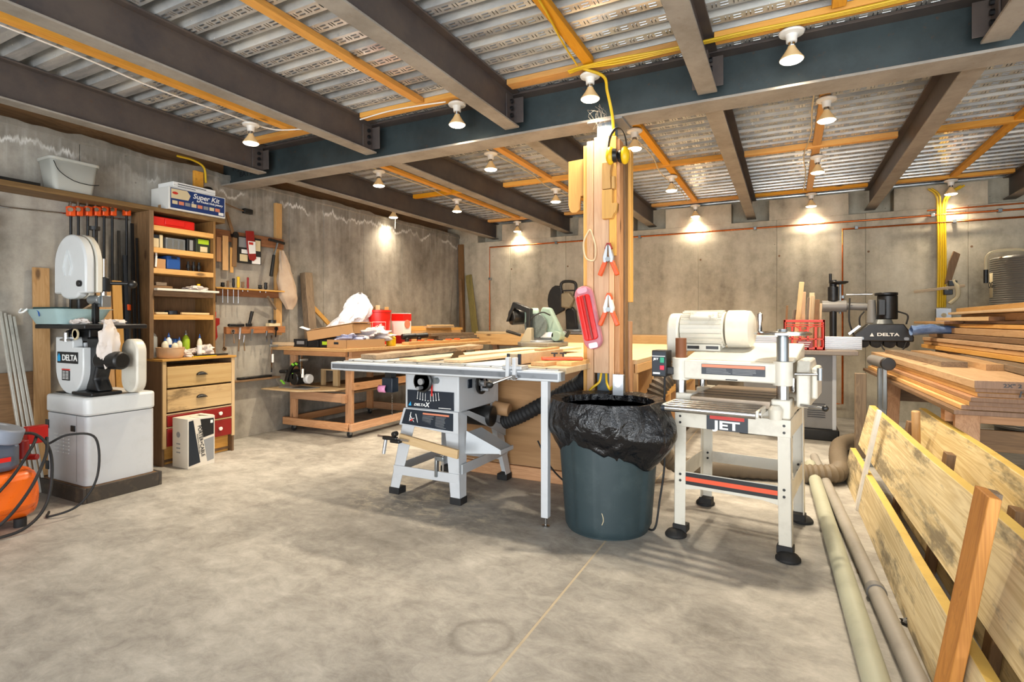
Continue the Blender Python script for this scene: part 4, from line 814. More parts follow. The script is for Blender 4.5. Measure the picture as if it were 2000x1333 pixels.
for x, z in ((-4.38, 1.9), (-3.2, 2.42), (-1.9, 2.42), (-.38, 2.425), (.75, 2.345), (1.5, 2.43), (1.7, 2.345), (2.1, 2.43), (.605, 1.5)): solo('pipe_clip', 'small pipe clip on the back wall '+CN[(x, z)], 'clip', MB().box(x-.018, x+.018, 7.785, 7.849, z-.02, z+.02), M['steelg'], 'pipe clips on the back wall', .003)
for k in range(4): solo('yellow_conduit', ['leftmost', 'second from left', 'second from right', 'rightmost'][k]+' of the yellow cables dropping down the back wall', 'cable', MB().tube([(1.62+(k-1.5)*.03+(-.12 if k < 2 else .12), 7.79, 2.74), (1.60+(k-1.5)*.03+(-.03 if k < 2 else .03), 7.79, 2.66), (1.58+(k-1.5)*.024, 7.80, 2.5), (1.585+(k-1.5)*.022, 7.80, 1.9), (1.58+(k-1.5)*.022, 7.80, 1.36)], .011, 8), M['cyel'], 'yellow cables down the back wall')
o = thing('wall_socket', 'small metal switch box on the back wall below the yellow cables', 'socket', (1.59, 7.8, 1.20)); part('box_body', MB().box(1.53, 1.66, 7.77, 7.849, 1.19, 1.345), M['steelg'], o, .004); part('switch_plate', MB().box(1.525, 1.665, 7.764, 7.77, 1.185, 1.35), M['alu'], o, .003); part('switch_knob', MB().cyl((1.595, 7.764, 1.27), (1.595, 7.75, 1.27), .024), M['pcream'], o)
o = thing('pipe_clamp', 'wooden bar and brass clamp hanging across the yellow wall cables', 'clamp', (1.55, 7.72, 1.5)); part('clamp_bar', MB().beam((1.31, 7.72, 1.54), (1.77, 7.70, 1.60), .02, .03), M['ltx'], o, .003)
part('clamp_jaw', MB().tube([(1.66, 7.70, 1.66), (1.70, 7.69, 1.58), (1.70, 7.69, 1.48), (1.63, 7.69, 1.40)], .022, 8), M['pcream'], o); part('clamp_head', MB().box(1.58, 1.66, 7.68, 7.74, 1.50, 1.56), M['black'], o, .006); part('clamp_screw', MB().box(1.62, 1.70, 7.68, 7.73, 1.60, 1.66), M['black'], o, .006)
solo('dark_bracket', 'dark wooden handle hanging beside the yellow wall cables', 'handle', MB().prism([(1.60, 1.62), (1.66, 1.66), (1.74, 1.96), (1.68, 2.0), (1.64, 1.88)], 7.74, 7.77), M['oakz'], bev=.004)
H = thing('water_tank', 'foil-insulated round water tank by the back wall at right', 'tank', (2.3, 7.40, 0))
t = NT('foil_insulation'); v = t.obj(); wv = t.n('ShaderNodeTexWave', i_Scale=14, i_Distortion=1.5); wv.bands_direction = 'Z'; t.l(v, wv.inputs['Vector']); fo = t.out('#8c8b87', .38, .7, wv.outputs['Fac'], .5, .01)
part('tank_jacket', MB().cyl((2.32, 7.42, .1), (2.32, 7.42, 1.87), .40, n=48), fo, H, .02); part('tank_base', MB().cyl((2.32, 7.42, 0), (2.32, 7.42, .1), .36, n=32), M['black'], H)
part('tank_label', MB().grid(lambda u, v: Vector((2.32-.402*math.cos(-.08+.22*u), 7.42-.402*math.sin(-.08+.22*u), 1.45+.26*v)), 8, 2), M['pcream'], H).modifiers.new('s', 'SOLIDIFY').thickness = .002
text('lettering', 'OG', .085, (1.914, 7.395, 1.58), (.06, -1, 0), (0,0,1), M['ink'], H, .9, .002)
part('relief_pipe', MB().tube([(2.3, 7.38, 1.86), (2.15, 7.30, 1.93), (1.95, 7.3, 1.93), (1.86, 7.3, 1.88), (1.85, 7.3, 1.72)], .014, 8), M['pcream'], H); part('pipe_grip', MB().cyl((1.85, 7.3, 1.74), (1.85, 7.3, 1.60), .02), M['black'], H)
# ================================================================= lumber stacks on sawhorses
def sawhorse(x0, x1, y, zt, lb, mat=None, group='sawhorses under the lumber'):
    o = thing('sawhorse', lb, 'sawhorse', ((x0+x1)/2, y, 0), 0, group); part('top_beam', MB().box(x0, x1, y-.045, y+.045, zt-.09, zt), M['firx'], o, .003)
    for x in (x0+.10, x1-.15):
        for s in (-1, 1): part('leg', MB().beam((x, y+s*.055, zt-.005), (x+(-.07 if x < (x0+x1)/2 else .07), y+s*.30, .0), .115, .038, up=(0, 1, 0)), M['firz'], o, .003)
    part('brace_panel', MB().box(x0+.08, x1-.08, y-.07, y-.052, zt-.24, zt-.12), M['oakx'], o, .002)
sawhorse(.82, 2.3, 4.02, .705, 'rough pine sawhorse under the near end of the lumber'); sawhorse(.78, 2.4, 6.15, .705, 'rough pine sawhorse under the far end of the lumber')
rz = math.radians(2.2); ca, sa = math.cos(rz), math.sin(rz)
EG = wood('end_grain', '#8f6a4a', '#6b4a30', 'z', 3, .3, knots=False)
def rb(x0, x1, y0, y1, z0, z1, px, py, a):
    Mx = Matrix.Translation((px, py, 0)) @ Matrix.Rotation(a, 4, 'Z'); m = MB().box(x0-px, x1-px, y0-py, y1-py, z0, z1, Mx); m.mi[2] = 1; return m
stk = [(.026, .815, 'bottom', 'oak'), (.026, .835, 'second from the bottom', 'gold'), (.024, .84, 'third from the bottom', 'gold'), (.024, .82, 'fourth from the bottom', 'fir'), (.022, .86, 'fifth from the bottom', 'gold'), (.020, .85, 'second from the top', 'gold'), (.042, .835, 'thick top', 'pine')]
z = .706; off = [-.03, -.015, .0, .02, .01, .015, .02]
for i, (h, x, nm_, mt_) in enumerate(stk):
    xx = x+off[i]; o = solo('lumber_board', nm_+' board of the near stack, left edge toward the planks', 'board', rb(xx, xx+.36, 3.56+(.06 if i < 2 else 0)+.012*((i*7) % 3), 6.45-.05*(i % 3), z, z+h, .83, 3.6, rz), [M[mt_+'y'], EG], 'near lumber stack', .003)
    o2 = solo('lumber_board', nm_+' board of the near stack, right-hand column', 'board', rb(xx+.37, xx+.80, 3.60+.02*((i*5) % 3), 6.4, z, z+h, .83, 3.6, rz), [M[mt_+'y'], EG], 'near lumber stack right', .003)
    if i == 6: top = o
    if i == 5: top2 = o
    z += h+.001
text('stamp', '2X" 2 & BR', .026, (1.045, 3.566, .873), (1,0,0), (0,0,1), M['ink'], top, 1.2, .0006)
text('handwriting', '162', .045, (1.06, 3.565, .832), (1,0,0), (0,0,1), M['ink'], top2, 1.1, .0006, shear=.2)
ZT = z
plank('rough_board', 'short weathered board with bark end on the near stack, left one', (.98, 4.5, ZT), (.90, 6.2, ZT), .14, .035, M['graywy'], .006, group='weathered boards on the near stack', seed=11)
plank('rough_board', 'weathered board with bark end on the near stack, right one', (1.16, 4.3, ZT), (1.08, 6.1, ZT), .14, .038, M['piney'], .006, group='weathered boards on the near stack', seed=14)
# upper stack further right
us = [(.885, .04, 1.20, 'grayw', -3, 'grey weathered board lowest in the rear stack'), (.93, .034, 1.17, 'gold', 4, 'golden board second from the bottom of the rear stack'), (.966, .03, 1.19, 'gold', 4, 'golden board third from the bottom of the rear stack'), (1.0, .032, 1.18, 'pine', 4, 'pinkish board fourth from the bottom of the rear stack'),
      (1.036, .036, 1.23, 'oak', 3.5, 'dark brown board in the middle of the rear stack'), (1.075, .05, 1.30, 'pine', 2, 'thick pale board above the dark one in the rear stack'), (1.13, .03, 1.34, 'gold', 1.5, 'golden board fourth from the top of the rear stack'), (1.165, .022, 1.38, 'oak', 0, 'thin dark board third from the top of the rear stack'),
      (1.19, .055, 1.46, 'pine', -2, 'thick board second from the top of the rear stack'), (1.248, .02, 1.36, 'lt', -2.5, 'thin pale board just below the top of the rear stack'), (1.27, .036, 1.42, 'gold', -3, 'topmost board of the rear stack')]
for i, (z, h, x, mt_, a, lb) in enumerate(us): z += .016; x += .06*(i == 0); solo('lumber_board', lb, 'board', rb(x, x+.5-.02*(i % 3), 3.3, 6.5+.0*i, z, z+h, x, 6.3, math.radians(a*.8)), [M[mt_+'y'], EG], 'rear lumber stack', .003)
solo('stacking_block', 'near block carrying the rear lumber stack', 'block', MB().box(1.66, 1.76, 3.9, 4.0, .706, .899), M['firx'], bev=.003)
solo('offcut_board', 'pinkish short board jutting left from the rear stack', 'board', rb(1.22, 1.36, 6.0, 7.0, 1.175, 1.20, 1.22, 6.3, .05), [M['piney'], EG], 'short boards on the rear stack', .003)
solo('offcut_board', 'dusty short board with a square end on the rear stack', 'board', rb(1.30, 1.46, 5.2, 6.6, 1.203, 1.235, 1.3, 6.3, .03), [M['lty'], EG], 'short boards on the rear stack', .003)
bt = NT('blue_cloth'); bc = bt.out(bt.mix(bt.noise(bt.obj(), 20, 3), '#2e4f85', '#8aa4cc'), .85)
def cf(u, v): 
    a = 2*PI*u; q = noise.noise(Vector((math.cos(a)*2, math.sin(a)*2, v*5)))*.02; return Vector((1.02+.44*v, 6.15+(.10+q)*math.cos(a)*(1-.5*v), 1.125+q+(.046*(1-.45*v)+q)*math.sin(a)-.03*abs(v-.4)))
solo('blue_cloth', 'folded blue striped cloth draped over the left end of the rear stack', 'cloth', MB().grid(cf, 30, 14, True), bc).modifiers.new('s', 'SOLIDIFY').thickness = .003
# roller stand at the far left of the near stack
o = thing('roller_stand', 'steel roller stand at the far left end of the near lumber', 'roller stand', (.72, 5.3, 0))
part('roller', MB().cyl((.70, 5.15, .865), (.66, 5.62, .865), .045, n=20), M['grey2'], o, .004); part('roller_cap', MB().cyl((.703, 5.10, .865), (.70, 5.15, .865), .05, n=20), M['black'], o, .004)
part('roller_bracket', MB().box(.675, .705, 5.17, 5.20, .50, .83), M['steelg'], o, .004); part('stand_post', MB().box(.66, .72, 5.30, 5.36, .06, .82), M['steelg'], o, .004); part('stand_foot', MB().box(.50, .90, 5.31, 5.35, 0, .06).box(.67, .71, 5.1, 5.6, 0, .05), M['steelg'], o, .004)
solo('wood_post', 'weathered scrap post standing at the far end of the planks', 'post', MB().box(.51, .59, 5.38, 5.46, 0, .76), M['graywz'], bev=.004)
# ================================================================= treated planks on edge beside the stack, with their uprights
def edgeplank(name, lb, x0, y0, y1, z0, h, lean, w=.038, yaw=0, mat=None):
    """plank on edge; lean: horizontal run over its height, top toward +X"""
    m = MB(); n = 20; vs = []
    for i in range(n+1):
        t_ = i/n; y = y0+(y1-y0)*t_; xo = x0+yaw*(y-y0); q = noise.noise(Vector((t_*4, x0*9, z0*5)))*.006
        vs += [(xo+q, y, z0), (xo+w+q, y, z0), (xo+w+lean+q, y, z0+h+q*.5), (xo+lean+q, y, z0+h+q*.5)]
    m.f += [(4*i+k, 4*i+(k+1) % 4, 4*i+4+(k+1) % 4, 4*i+4+k) for i in range(n) for k in range(4)]+[(0,3,2,1), (4*n, 4*n+1, 4*n+2, 4*n+3)]
    m.v += vs; m.mi = [1 if (j % 4 == 2 and j < 4*n) else 0 for j in range(len(m.f))]
    return solo(name, lb, 'plank', m, [mat or M['treat'], M['treatedge']], 'treated planks on edge', .003)
edgeplank('treated_plank', 'lower treated plank standing on the floor beside the grey pipes', .44, 1.3, 4.86, .0, .235, .04, yaw=-.015)
edgeplank('treated_plank', 'upper wide treated plank leaning above the floor plank', .545, 1.2, 4.80, .275, .30, .07, yaw=-.02)
edgeplank('treated_plank', 'rear treated plank behind the upper one, its edge showing above', .74, 1.3, 4.55, .34, .27, .06, yaw=-.0)
edgeplank('treated_plank', 'low treated plank half-hidden behind the floor plank', .62, 1.4, 4.3, .02, .235, .03, yaw=-.0)
for x, y, lb in ((.70, 4.1, 'far dark post between the treated planks'), (.70, 2.35, 'near dark post between the treated planks'), (.70, 3.2, 'middle dark post between the treated planks')): solo('rack_post', lb, 'post', MB().beam((x-.10, y, .0), (x-.02, y, .58), .07, .036, up=(1, 0, .13)), M['oakz'], 'posts between the planks', .003)
solo('rack_batten', 'white painted batten in front of the far end of the planks', 'batten', MB().beam((.395, 4.08, .0), (.515, 4.08, .64), .065, .022, up=(1, 0, -.17)), paint('white_batten', '#dcd8d0', .6, 0, .25), bev=.002)
o = thing('rack_upright', 'orange-stained upright board screwed to the near planks', 'board', (.42, 2.04, .1)); part('face_board', MB().beam((.412, 2.04, .02), (.522, 2.04, .70), .13, .03, up=(1, 0, -.15)), wood('orange_stained_board', '#c98a3c', '#9a5f20', 'z', 1, .35), o, .003)
part('backing_strip', MB().beam((.442, 2.10, .02), (.552, 2.10, .69), .05, .03, up=(1, 0, -.15)), M['graywz'], o, .003)
for z in (.12, .3, .5, .64): part('screw', MB().cyl((.400+.16*z, 2.02, z), (.406+.16*z, 2.02, z), .006, n=8), M['black'], o)
solo('post_cap', 'rounded wood peg end poking up between the two rear planks', 'peg', MB().cyl((.70, 4.02, .0), (.69, 4.02, .66), .022, n=14), M['goldz'], bev=.008)
# pipes on the floor and scrap
pv = paint('pale_green_pipe', '#a9ab98', .5, 0, .3, '#6e6a5c', 5)
solo('floor_pipe', 'thick pale green pipe lying on the floor, left one', 'pipe', MB().cyl((.165, 4.98, .043), (.29, .9, .043), .042, n=28), pv, 'pipes on the floor')
o = solo('floor_pipe', 'thinner grey pipe lying on the floor beside the planks', 'pipe', MB().cyl((.205, 5.32, .036), (.44, .9, .036), .033, n=28), paint('grey_pipe', '#97928a', .5, 0, .35, '#5f5a50', 5), 'pipes on the floor')
part('pipe_coupling', MB().cyl((.3385, 2.81, .036), (.3405, 2.77, .036), .039, n=24), M['grey2'], o)
o = solo('wood_scrap', 'dark rounded stick end on the floor beyond the pipes', 'scrap', MB().cyl((.26, 4.80, .022), (.42, 4.95, .022), .02, .018, n=12), M['graywx'], bev=.004)
for x, y, i in ((.32, 3.05, 0), (.43, 2.62, 1)): solo('dry_leaf_scrap', ['small crumpled scrap on the floor beside the pale green pipe', 'dark crumpled scrap on the floor against the grey pipe'][i], 'scrap', MB().ball((x, y, .012), .03, .018, .014, 10, 6, .8, i*5), M['oakx'] if i == 0 else M['black'])
# ================================================================= bandsaw on its cabinet
W_ = M['grey']; ws = paint('bright_grey_enamel', '#d3d6d6', .35, 0, .08)
o = thing('machine_dolly', 'low dark board frame under the bandsaw cabinet', 'dolly', (-4.42, 2.13, 0))
for a in ((-4.73, -4.10, 1.885, 1.905), (-4.73, -4.10, 2.365, 2.385), (-4.73, -4.71, 1.906, 2.364), (-4.12, -4.10, 1.906, 2.364)): part('side_board', MB().box(*a, .0, .10), paint('worn_black_board', '#3a332c', .7, 0, .6, '#7c6a52', 7), o, .004)
part('deck_board', MB().box(-4.705, -4.125, 1.908, 2.362, .05, .098), M['oakx'], o)
S_ = thing('bandsaw_cabinet', 'white steel cabinet carrying the bandsaw', 'cabinet', (-4.405, 2.14, .10))
part('cabinet_body', MB().prism(rrect(.53, .44, .035, 5, -4.405, 2.14), .10, .562, 'z'), W_, S_, .003)
part('cabinet_top', MB().prism(rrect(.545, .455, .045, 5, -4.405, 2.14), .566, .69, 'z'), ws, S_, .016)
part('door_seam', MB().box(-4.262, -4.259, 1.9185, 1.922, .12, .562), M['grey2'], S_)
part('door_latch', MB().box(-4.325, -4.275, 1.912, 1.92, .455, .495), M['black'], S_, .002)
for z in (.45, .16): part('hinge', MB().box(-4.665, -4.625, 1.912, 1.92, z, z+.06), M['black'], S_, .002)
m = MB()
for r_ in range(6):
    for c in range(3): m.bx((-4.52+c*.07, 1.918, .30+r_*.024), (.05, .008, .008))
part('vent_louvres', m, ws, S_, kind='stuff')
Bs = thing('bandsaw', 'white and black bandsaw standing on the white cabinet', 'bandsaw', (-4.45, 2.1, .69))
def ucover(cx, w, z0, z1, up):
    pts = []; r = w/2; n = 14
    if up:
        pts = [(cx+r, z0), (cx+r, z1-r)] + [(cx+r*math.cos(PI*i/n), z1-r+r*math.sin(PI*i/n)) for i in range(1, n)] + [(cx-r, z1-r), (cx-r, z0)]
        pts += [(cx-.12*1+.12*1*(1-math.cos(PI*i/8)), z0-.04*math.sin(PI*i/8)) for i in range(0, 9)]
    else: pts = [(cx-r, z1), (cx-r, z0+r)] + [(cx-r*math.cos(PI*i/n), z0+r-r*math.sin(PI*i/n)) for i in range(1, n)] + [(cx+r, z0+r), (cx+r, z1-.07), (cx+.05, z1-.07), (cx+.05, z1)]
    return pts
uc = part('upper_wheel_cover', MB().prism(ucover(-4.48, .42, 1.395, 1.81, True), 1.975, 2.035), ws, Bs, .012)
part('cover_knob', MB().cyl((-4.33, 1.975, 1.46), (-4.33, 1.955, 1.46), .022, n=20), M['black'], uc, .004)
m = MB().beam((-4.50, 1.9735, 1.70), (-4.55, 1.9735, 1.58), .004, .02, up=(0,1,0)).beam((-4.50, 1.9735, 1.70), (-4.44, 1.9735, 1.58), .004, .02, up=(0,1,0)).beam((-4.55, 1.9735, 1.58), (-4.53, 1.9735, 1.52), .004, .02, up=(0,1,0)).beam((-4.44, 1.9735, 1.58), (-4.47, 1.9735, 1.52), .004, .02, up=(0,1,0))
part('embossed_emblem', m, ws, uc, .001)
part('upper_wheel_housing', MB().prism(ucover(-4.475, .435, 1.40, 1.815, True), 2.04, 2.075), M['offwhite'], Bs, .006)
part('tension_knob', MB().cyl((-4.40, 2.09, 1.80), (-4.40, 2.09, 1.85), .012).cyl((-4.40, 2.09, 1.85), (-4.40, 2.09, 1.875), .035, n=16), M['black'], Bs)
part('frame_arm', MB().box(-4.69, -4.60, 2.08, 2.16, .95, 1.75).box(-4.69, -4.35, 2.085, 2.15, 1.42, 1.52), M['blackm'], Bs, .015)
part('guide_post', MB().cyl((-4.30, 2.10, 1.36), (-4.30, 2.10, 1.64), .019, n=18), M['chrome'], Bs); part('guide_bracket', MB().cyl((-4.30, 2.10, 1.41), (-4.30, 2.10, 1.51), .042, n=18), M['blackm'], Bs, .006)
part('bracket_knob', MB().cyl((-4.28, 2.13, 1.47), (-4.20, 2.22, 1.47), .012).ball((-4.19, 2.23, 1.465), .03), M['black'], Bs)
part('blade_guard', MB().box(-4.31, -4.27, 2.03, 2.035, 1.18, 1.36).box(-4.34, -4.30, 2.05, 2.075, 1.17, 1.37), M['blackm'], Bs, .003); part('blade_guide', MB().cyl((-4.33, 2.03, 1.35), (-4.26, 2.06, 1.35), .03).box(-4.30, -4.24, 2.06, 2.12, 1.30, 1.38), M['steelg'], Bs, .004)
part('table_casting', MB().box(-4.86, -4.185, 1.93, 2.33, 1.148, 1.178), M['blackm'], Bs, .006); part('table_surface', MB().box(-4.85, -4.195, 1.94, 2.32, 1.178, 1.1805), M['steelg'], Bs)
part('trunnion', MB().box(-4.60, -4.34, 2.03, 2.2, 1.06, 1.147).cyl((-4.52, 1.98, 1.10), (-4.52, 2.03, 1.10), .04), M['blackm'], Bs, .01)
part('tilt_knob', MB().cyl((-4.56, 1.96, 1.07), (-4.42, 1.96, 1.07), .008).cyl((-4.49, 1.96, 1.06), (-4.49, 1.96, 1.12), .018), M['chrome'], Bs); part('tilt_scale', MB().lathe([(.028,-.004),(.04,-.004),(.04,.004),(.028,.004),(.028,-.004)], (-4.42, 1.985, 1.11), 'y'), M['pcream'], Bs)
lc = part('lower_wheel_cover', MB().prism(ucover(-4.485, .37, .692, 1.09, False), 1.975, 2.04), ws, Bs, .008); part('lower_wheel_housing', MB().prism(ucover(-4.47, .37, .70, 1.05, False), 2.042, 2.10), W_, Bs, .006)
pn = part('name_plate', MB().box(-4.635, -4.36, 1.970, 1.975, .905, .985), M['ink'], lc, .002)
text('lettering', 'DELTA', .058, (-4.465, 1.9685, .943), (1,0,0), (0,0,1), M['pw'], Bs, 1.15, .0012); part('emblem', MB().prism([(-4.625, .918), (-4.59, .918), (-4.59, .95), (-4.608, .975), (-4.625, .95)], 1.9685, 1.9705), M['pcyan'], Bs)
part('warning_label', MB().box(-4.57, -4.47, 1.970, 1.975, .785, .855), M['ink'], lc); part('red_strip', MB().box(-4.57, -4.47, 1.9685, 1.975, .857, .866), M['pred'], lc)
m = MB()
for k in range(6): m.box(-4.56, -4.525, 1.969, 1.9705, .845-k*.010, .849-k*.010).box(-4.515, -4.48, 1.969, 1.9705, .845-k*.010, .849-k*.010)
part('label_lines', m, M['pw'], Bs, kind='stuff')
part('lower_column', MB().prism([(-4.36, 1.09), (-4.19, 1.09), (-4.21, .92), (-4.26, .80), (-4.20, .715), (-4.37, .715), (-4.33, .85)], 2.02, 2.12), M['blackm'], Bs, .015)
part('foot_plate', MB().box(-4.42, -4.16, 1.96, 2.15, .693, .715), M['blackm'], Bs, .006); part('foot_plate', MB().box(-4.66, -4.56, 1.97, 2.1, .693, .70), M['blackm'], Bs, .003)
part('motor', MB().cyl((-4.26, 2.06, .93), (-4.06, 2.10, .93), .062, n=24), M['black'], Bs, .014); part('belt_guard', MB().prism(rrect(.20, .38, .09, 7, -4.16, .885), 2.19, 2.26), M['offwhite'], Bs, .012)
# things on the bandsaw table
def loft(rings, cap=True):
    m = MB(); n = len(rings[0]); vs = [p for r in rings for p in r]
    fs = [(j*n+i, j*n+(i+1) % n, (j+1)*n+(i+1) % n, (j+1)*n+i) for j in range(len(rings)-1) for i in range(n)]
    if cap: fs.append(tuple(range(n))[::-1])
    return m.add(vs, fs)
def ring(w, d, r, cx, cy, z): return [(x, y, z) for x, y in rrect(w, d, r, 4, cx, cy)]
o = solo('plastic_tray', 'pale teal plastic tray resting on the left of the bandsaw table', 'tray', loft([ring(.38, .26, .05, -4.66, 2.05, 1.184), ring(.47, .34, .05, -4.66, 2.05, 1.285), ring(.50, .37, .05, -4.66, 2.05, 1.287)]), M['teal']); o.modifiers.new('s', 'SOLIDIFY').thickness = .004
part('tray_handle', MB().tube([(-4.90, 1.87, 1.29), (-4.88, 1.85, 1.265), (-4.83, 1.85, 1.265), (-4.81, 1.87, 1.29)], .007, 8), M['pw'], o); part('tray_ribs', MB().tube([(-4.74, 1.885, 1.285), (-4.69, 1.882, 1.27), (-4.68, 1.885, 1.235)], .004, 6), M['blue'], o)
solo('paint_brush', 'green and dark brush handle lying across the teal tray', 'brush', MB().beam((-4.84, 1.92, 1.295), (-4.58, 2.02, 1.295), .03, .016), paint('dark_teal_handle', '#2c4a4a', .4), bev=.005)
solo('scrap_wood', 'small wood scrap propped in the teal tray by the saw blade', 'scrap', MB().beam((-4.60, 2.12, 1.275), (-4.38, 2.12, 1.345), .05, .016), M['pinex'], bev=.003)
cl = paint('dirty_white_cloth', '#ddd3cb', .85, 0, .5, '#8a7466', 14)
def rag(name, lb, c, rx, ry, rz, seed, wob=.7): return solo(name, lb, 'cloth', MB().ball(c, rx, ry, rz, 30, 18, wob, seed), cl)
rag('hanging_rag', 'white rag hanging off the right edge of the bandsaw table', (-4.150, 2.06, 1.045), .03, .065, .14, 3.1, .42)
rag('work_glove', 'crumpled tan glove on the bandsaw table beside the tray', (-4.38, 1.99, 1.197), .09, .04, .022, 5.2); rag('rag_heap', 'white rag lying at the right side of the bandsaw table', (-4.25, 2.14, 1.194), .05, .07, .018, 7.7)
# boards and rods leaning on the left wall
def lean(name, lb, y, w, ztop, mat, xt=-4.975, xb=-4.86, y2=None, d=.02, grp=None, z0=0, cat='board'): return solo(name, lb, cat, MB().beam((xb, (y2 if y2 is not None else y), z0), (xt, y, ztop), w, d, up=(1, 0, .1)), mat, grp, .002)
lean('leaning_board', 'pale pine board leaning on the wall left of the bandsaw', 2.01, .10, 1.60, M['pinez'], -4.97, -4.93)
lean('leaning_board', 'wide short pine board leaning between bandsaw and tall shelf', 2.37, .10, 1.50, M['pinez'], -4.86, -4.74, grp='boards behind the bandsaw'); lean('leaning_board', 'orange-tinted board leaning just right of the bandsaw', 2.47, .07, 1.53, M['goldz'], -4.87, -4.76, grp='boards behind the bandsaw')
for i, (y, z, w) in enumerate(((2.52, 1.95, .02), (2.555, 1.75, .03), (2.60, 2.02, .025), (2.625, 1.9, .015))): lean('leaning_bar', ['thin dark blue bar', 'wider dark bar', 'tallest black bar', 'slim black bar'][i]+' leaning against the side of the tall shelf', y, w, z, M['black'] if i != 1 else M['navy'], -4.93+.02*i, -4.86+.03*i, grp='bars beside the tall shelf', d=.012, cat='bar')
for i, (y, w) in enumerate(((1.775, .016), (1.80, .014), (1.825, .02), (1.85, .016))): lean('metal_rail', ['leftmost', 'second from left', 'broad third', 'rightmost'][i]+' slotted metal rail leaning on the wall at far left', y, w, 1.27-.012*i, paint('zinc_rail', '#c9c6bb', .45, .4, .35), -4.97, -4.66, y+.045+i*.004, .022, 'metal rails at far left', cat='rail')
solo('cardboard_sheet', 'brown hardboard sheet against the wall behind the orange compressor', 'sheet', MB().box(-4.99, -4.97, 1.2, 1.98, .0, .83), M['oaky'], bev=.002); 
solo('wall_rod', 'long thin steel rod fixed along the left wall behind the clamps', 'rod', MB().tube([(-4.975, 1.2, 1.99), (-4.975, 1.9, 2.02), (-4.975, 2.62, 2.06)], .006, 8, 3), M['chrome'])
kl = [2.179, 2.229, 2.292, 2.352, 2.407, 2.466, 2.574]; ks = ['leftmost', 'second from the left', 'third from the left', 'middle', 'fifth from the left', 'sixth from the left', 'rightmost and set apart']
kp = None
for i, y in enumerate(kl):
    z = 2.045+(y-2.18)*.18
    if kp is None:
        kp = thing('pipe_clamp', 'x', 'clamp', (-4.92, y, z)); A0 = kp; 
        part('clamp_head', MB().bx((0, 0, 0), (.06, .042, .07)).bx((0, 0, .03), (.05, .05, .02)), M['orange'], kp, .006, local=True)
        part('clamp_screw', MB().cyl((.0, -.01, .03), (.0, .0, .075), .010, n=10).cyl((.03, -.02, .01), (.045, -.02, .01), .016, n=12), M['chrome'], kp, local=True)
        part('clamp_pipe', MB().cyl((0, 0, -.035), (0, .0, -.95), .0095, n=12), M['blackm'], kp, local=True); part('tail_jaw', MB().bx((.01, 0, -.80), (.06, .03, .05)), M['orange'], kp, .005, local=True)
    else: kp = dup(A0, (-4.92, y, z))
    kp['label'] = 'orange-headed pipe clamp on the left wall, '+ks[i]+' of the row'; kp['group'] = 'pipe clamps on the left wall'
o = thing('bar_clamp', 'red-jawed bar clamp on the wall at the left edge of view', 'clamp', (-4.94, 1.70, 1.6)); part('clamp_bar', MB().box(-4.95, -4.94, 1.715, 1.73, 1.45, 2.08), M['chrome'], o); part('clamp_jaw', MB().box(-4.96, -4.93, 1.70, 1.74, 1.86, 1.95), M['red'], o, .005); part('clamp_jaw', MB().box(-4.96, -4.93, 1.69, 1.745, 2.02, 2.07), M['red'], o, .004); part('clamp_handle', MB().cyl((-4.94, 1.735, 1.70), (-4.94, 1.735, 1.83), .014), M['ltz'], o)
# ================================================================= compressor at the left edge
C2 = thing('air_compressor', 'orange air compressor with a grey motor housing at the left edge', 'compressor', (-4.08, 1.40, 0))
oc = paint('bright_orange_tank', '#ee6a16', .3, 0, .08)
part('tank', MB().cyl((-4.08, 1.12, .185), (-4.08, 1.60, .185), .155, n=40), oc, C2, .05); part('tank_shroud', MB().prism(rrect(.34, .44, .08, 6, -4.08, 1.37), .10, .33, 'z'), oc, C2, .04)
part('motor_housing', MB().prism(rrect(.30, .34, .07, 5, -4.13, 1.36), .335, .50, 'z'), paint('slate_plastic', '#5a6270', .45, 0, .15), C2, .03); part('fan_cover', MB().cyl((-4.0, 1.42, .52), (-3.985, 1.44, .60), .10, n=28).cyl((-4.13, 1.42, .50), (-4.0, 1.42, .52), .10, n=28), paint('grey_blue_plastic', '#838b9a', .45, 0, .15), C2, .01)
part('pump_cylinder', MB().lathe([(.05,0),(.06,.02),(.06,.06),(.045,.07),(.045,.11),(.055,.12),(.05,.16),(.0,.165)], (-4.27, 1.46, .56), n=20), M['black'], C2); part('regulator', MB().cyl((-4.18, 1.60, .36), (-4.18, 1.60, .47), .03).cyl((-4.20, 1.62, .36), (-4.14, 1.66, .36), .018), M['dred'], C2, .004)
part('red_bracket', MB().box(-4.33, -4.27, 1.66, 1.77, .42, .53), M['red'], C2, .006); part('red_light', MB().box(-3.955, -3.95, 1.40, 1.46, .40, .425), M['red'], C2)
part('rubber_foot', MB().cyl((-4.0, 1.52, 0), (-4.0, 1.52, .05), .03), M['rub'], C2); part('rubber_foot', MB().cyl((-4.15, 1.25, 0), (-4.15, 1.25, .05), .03), M['rub'], C2)
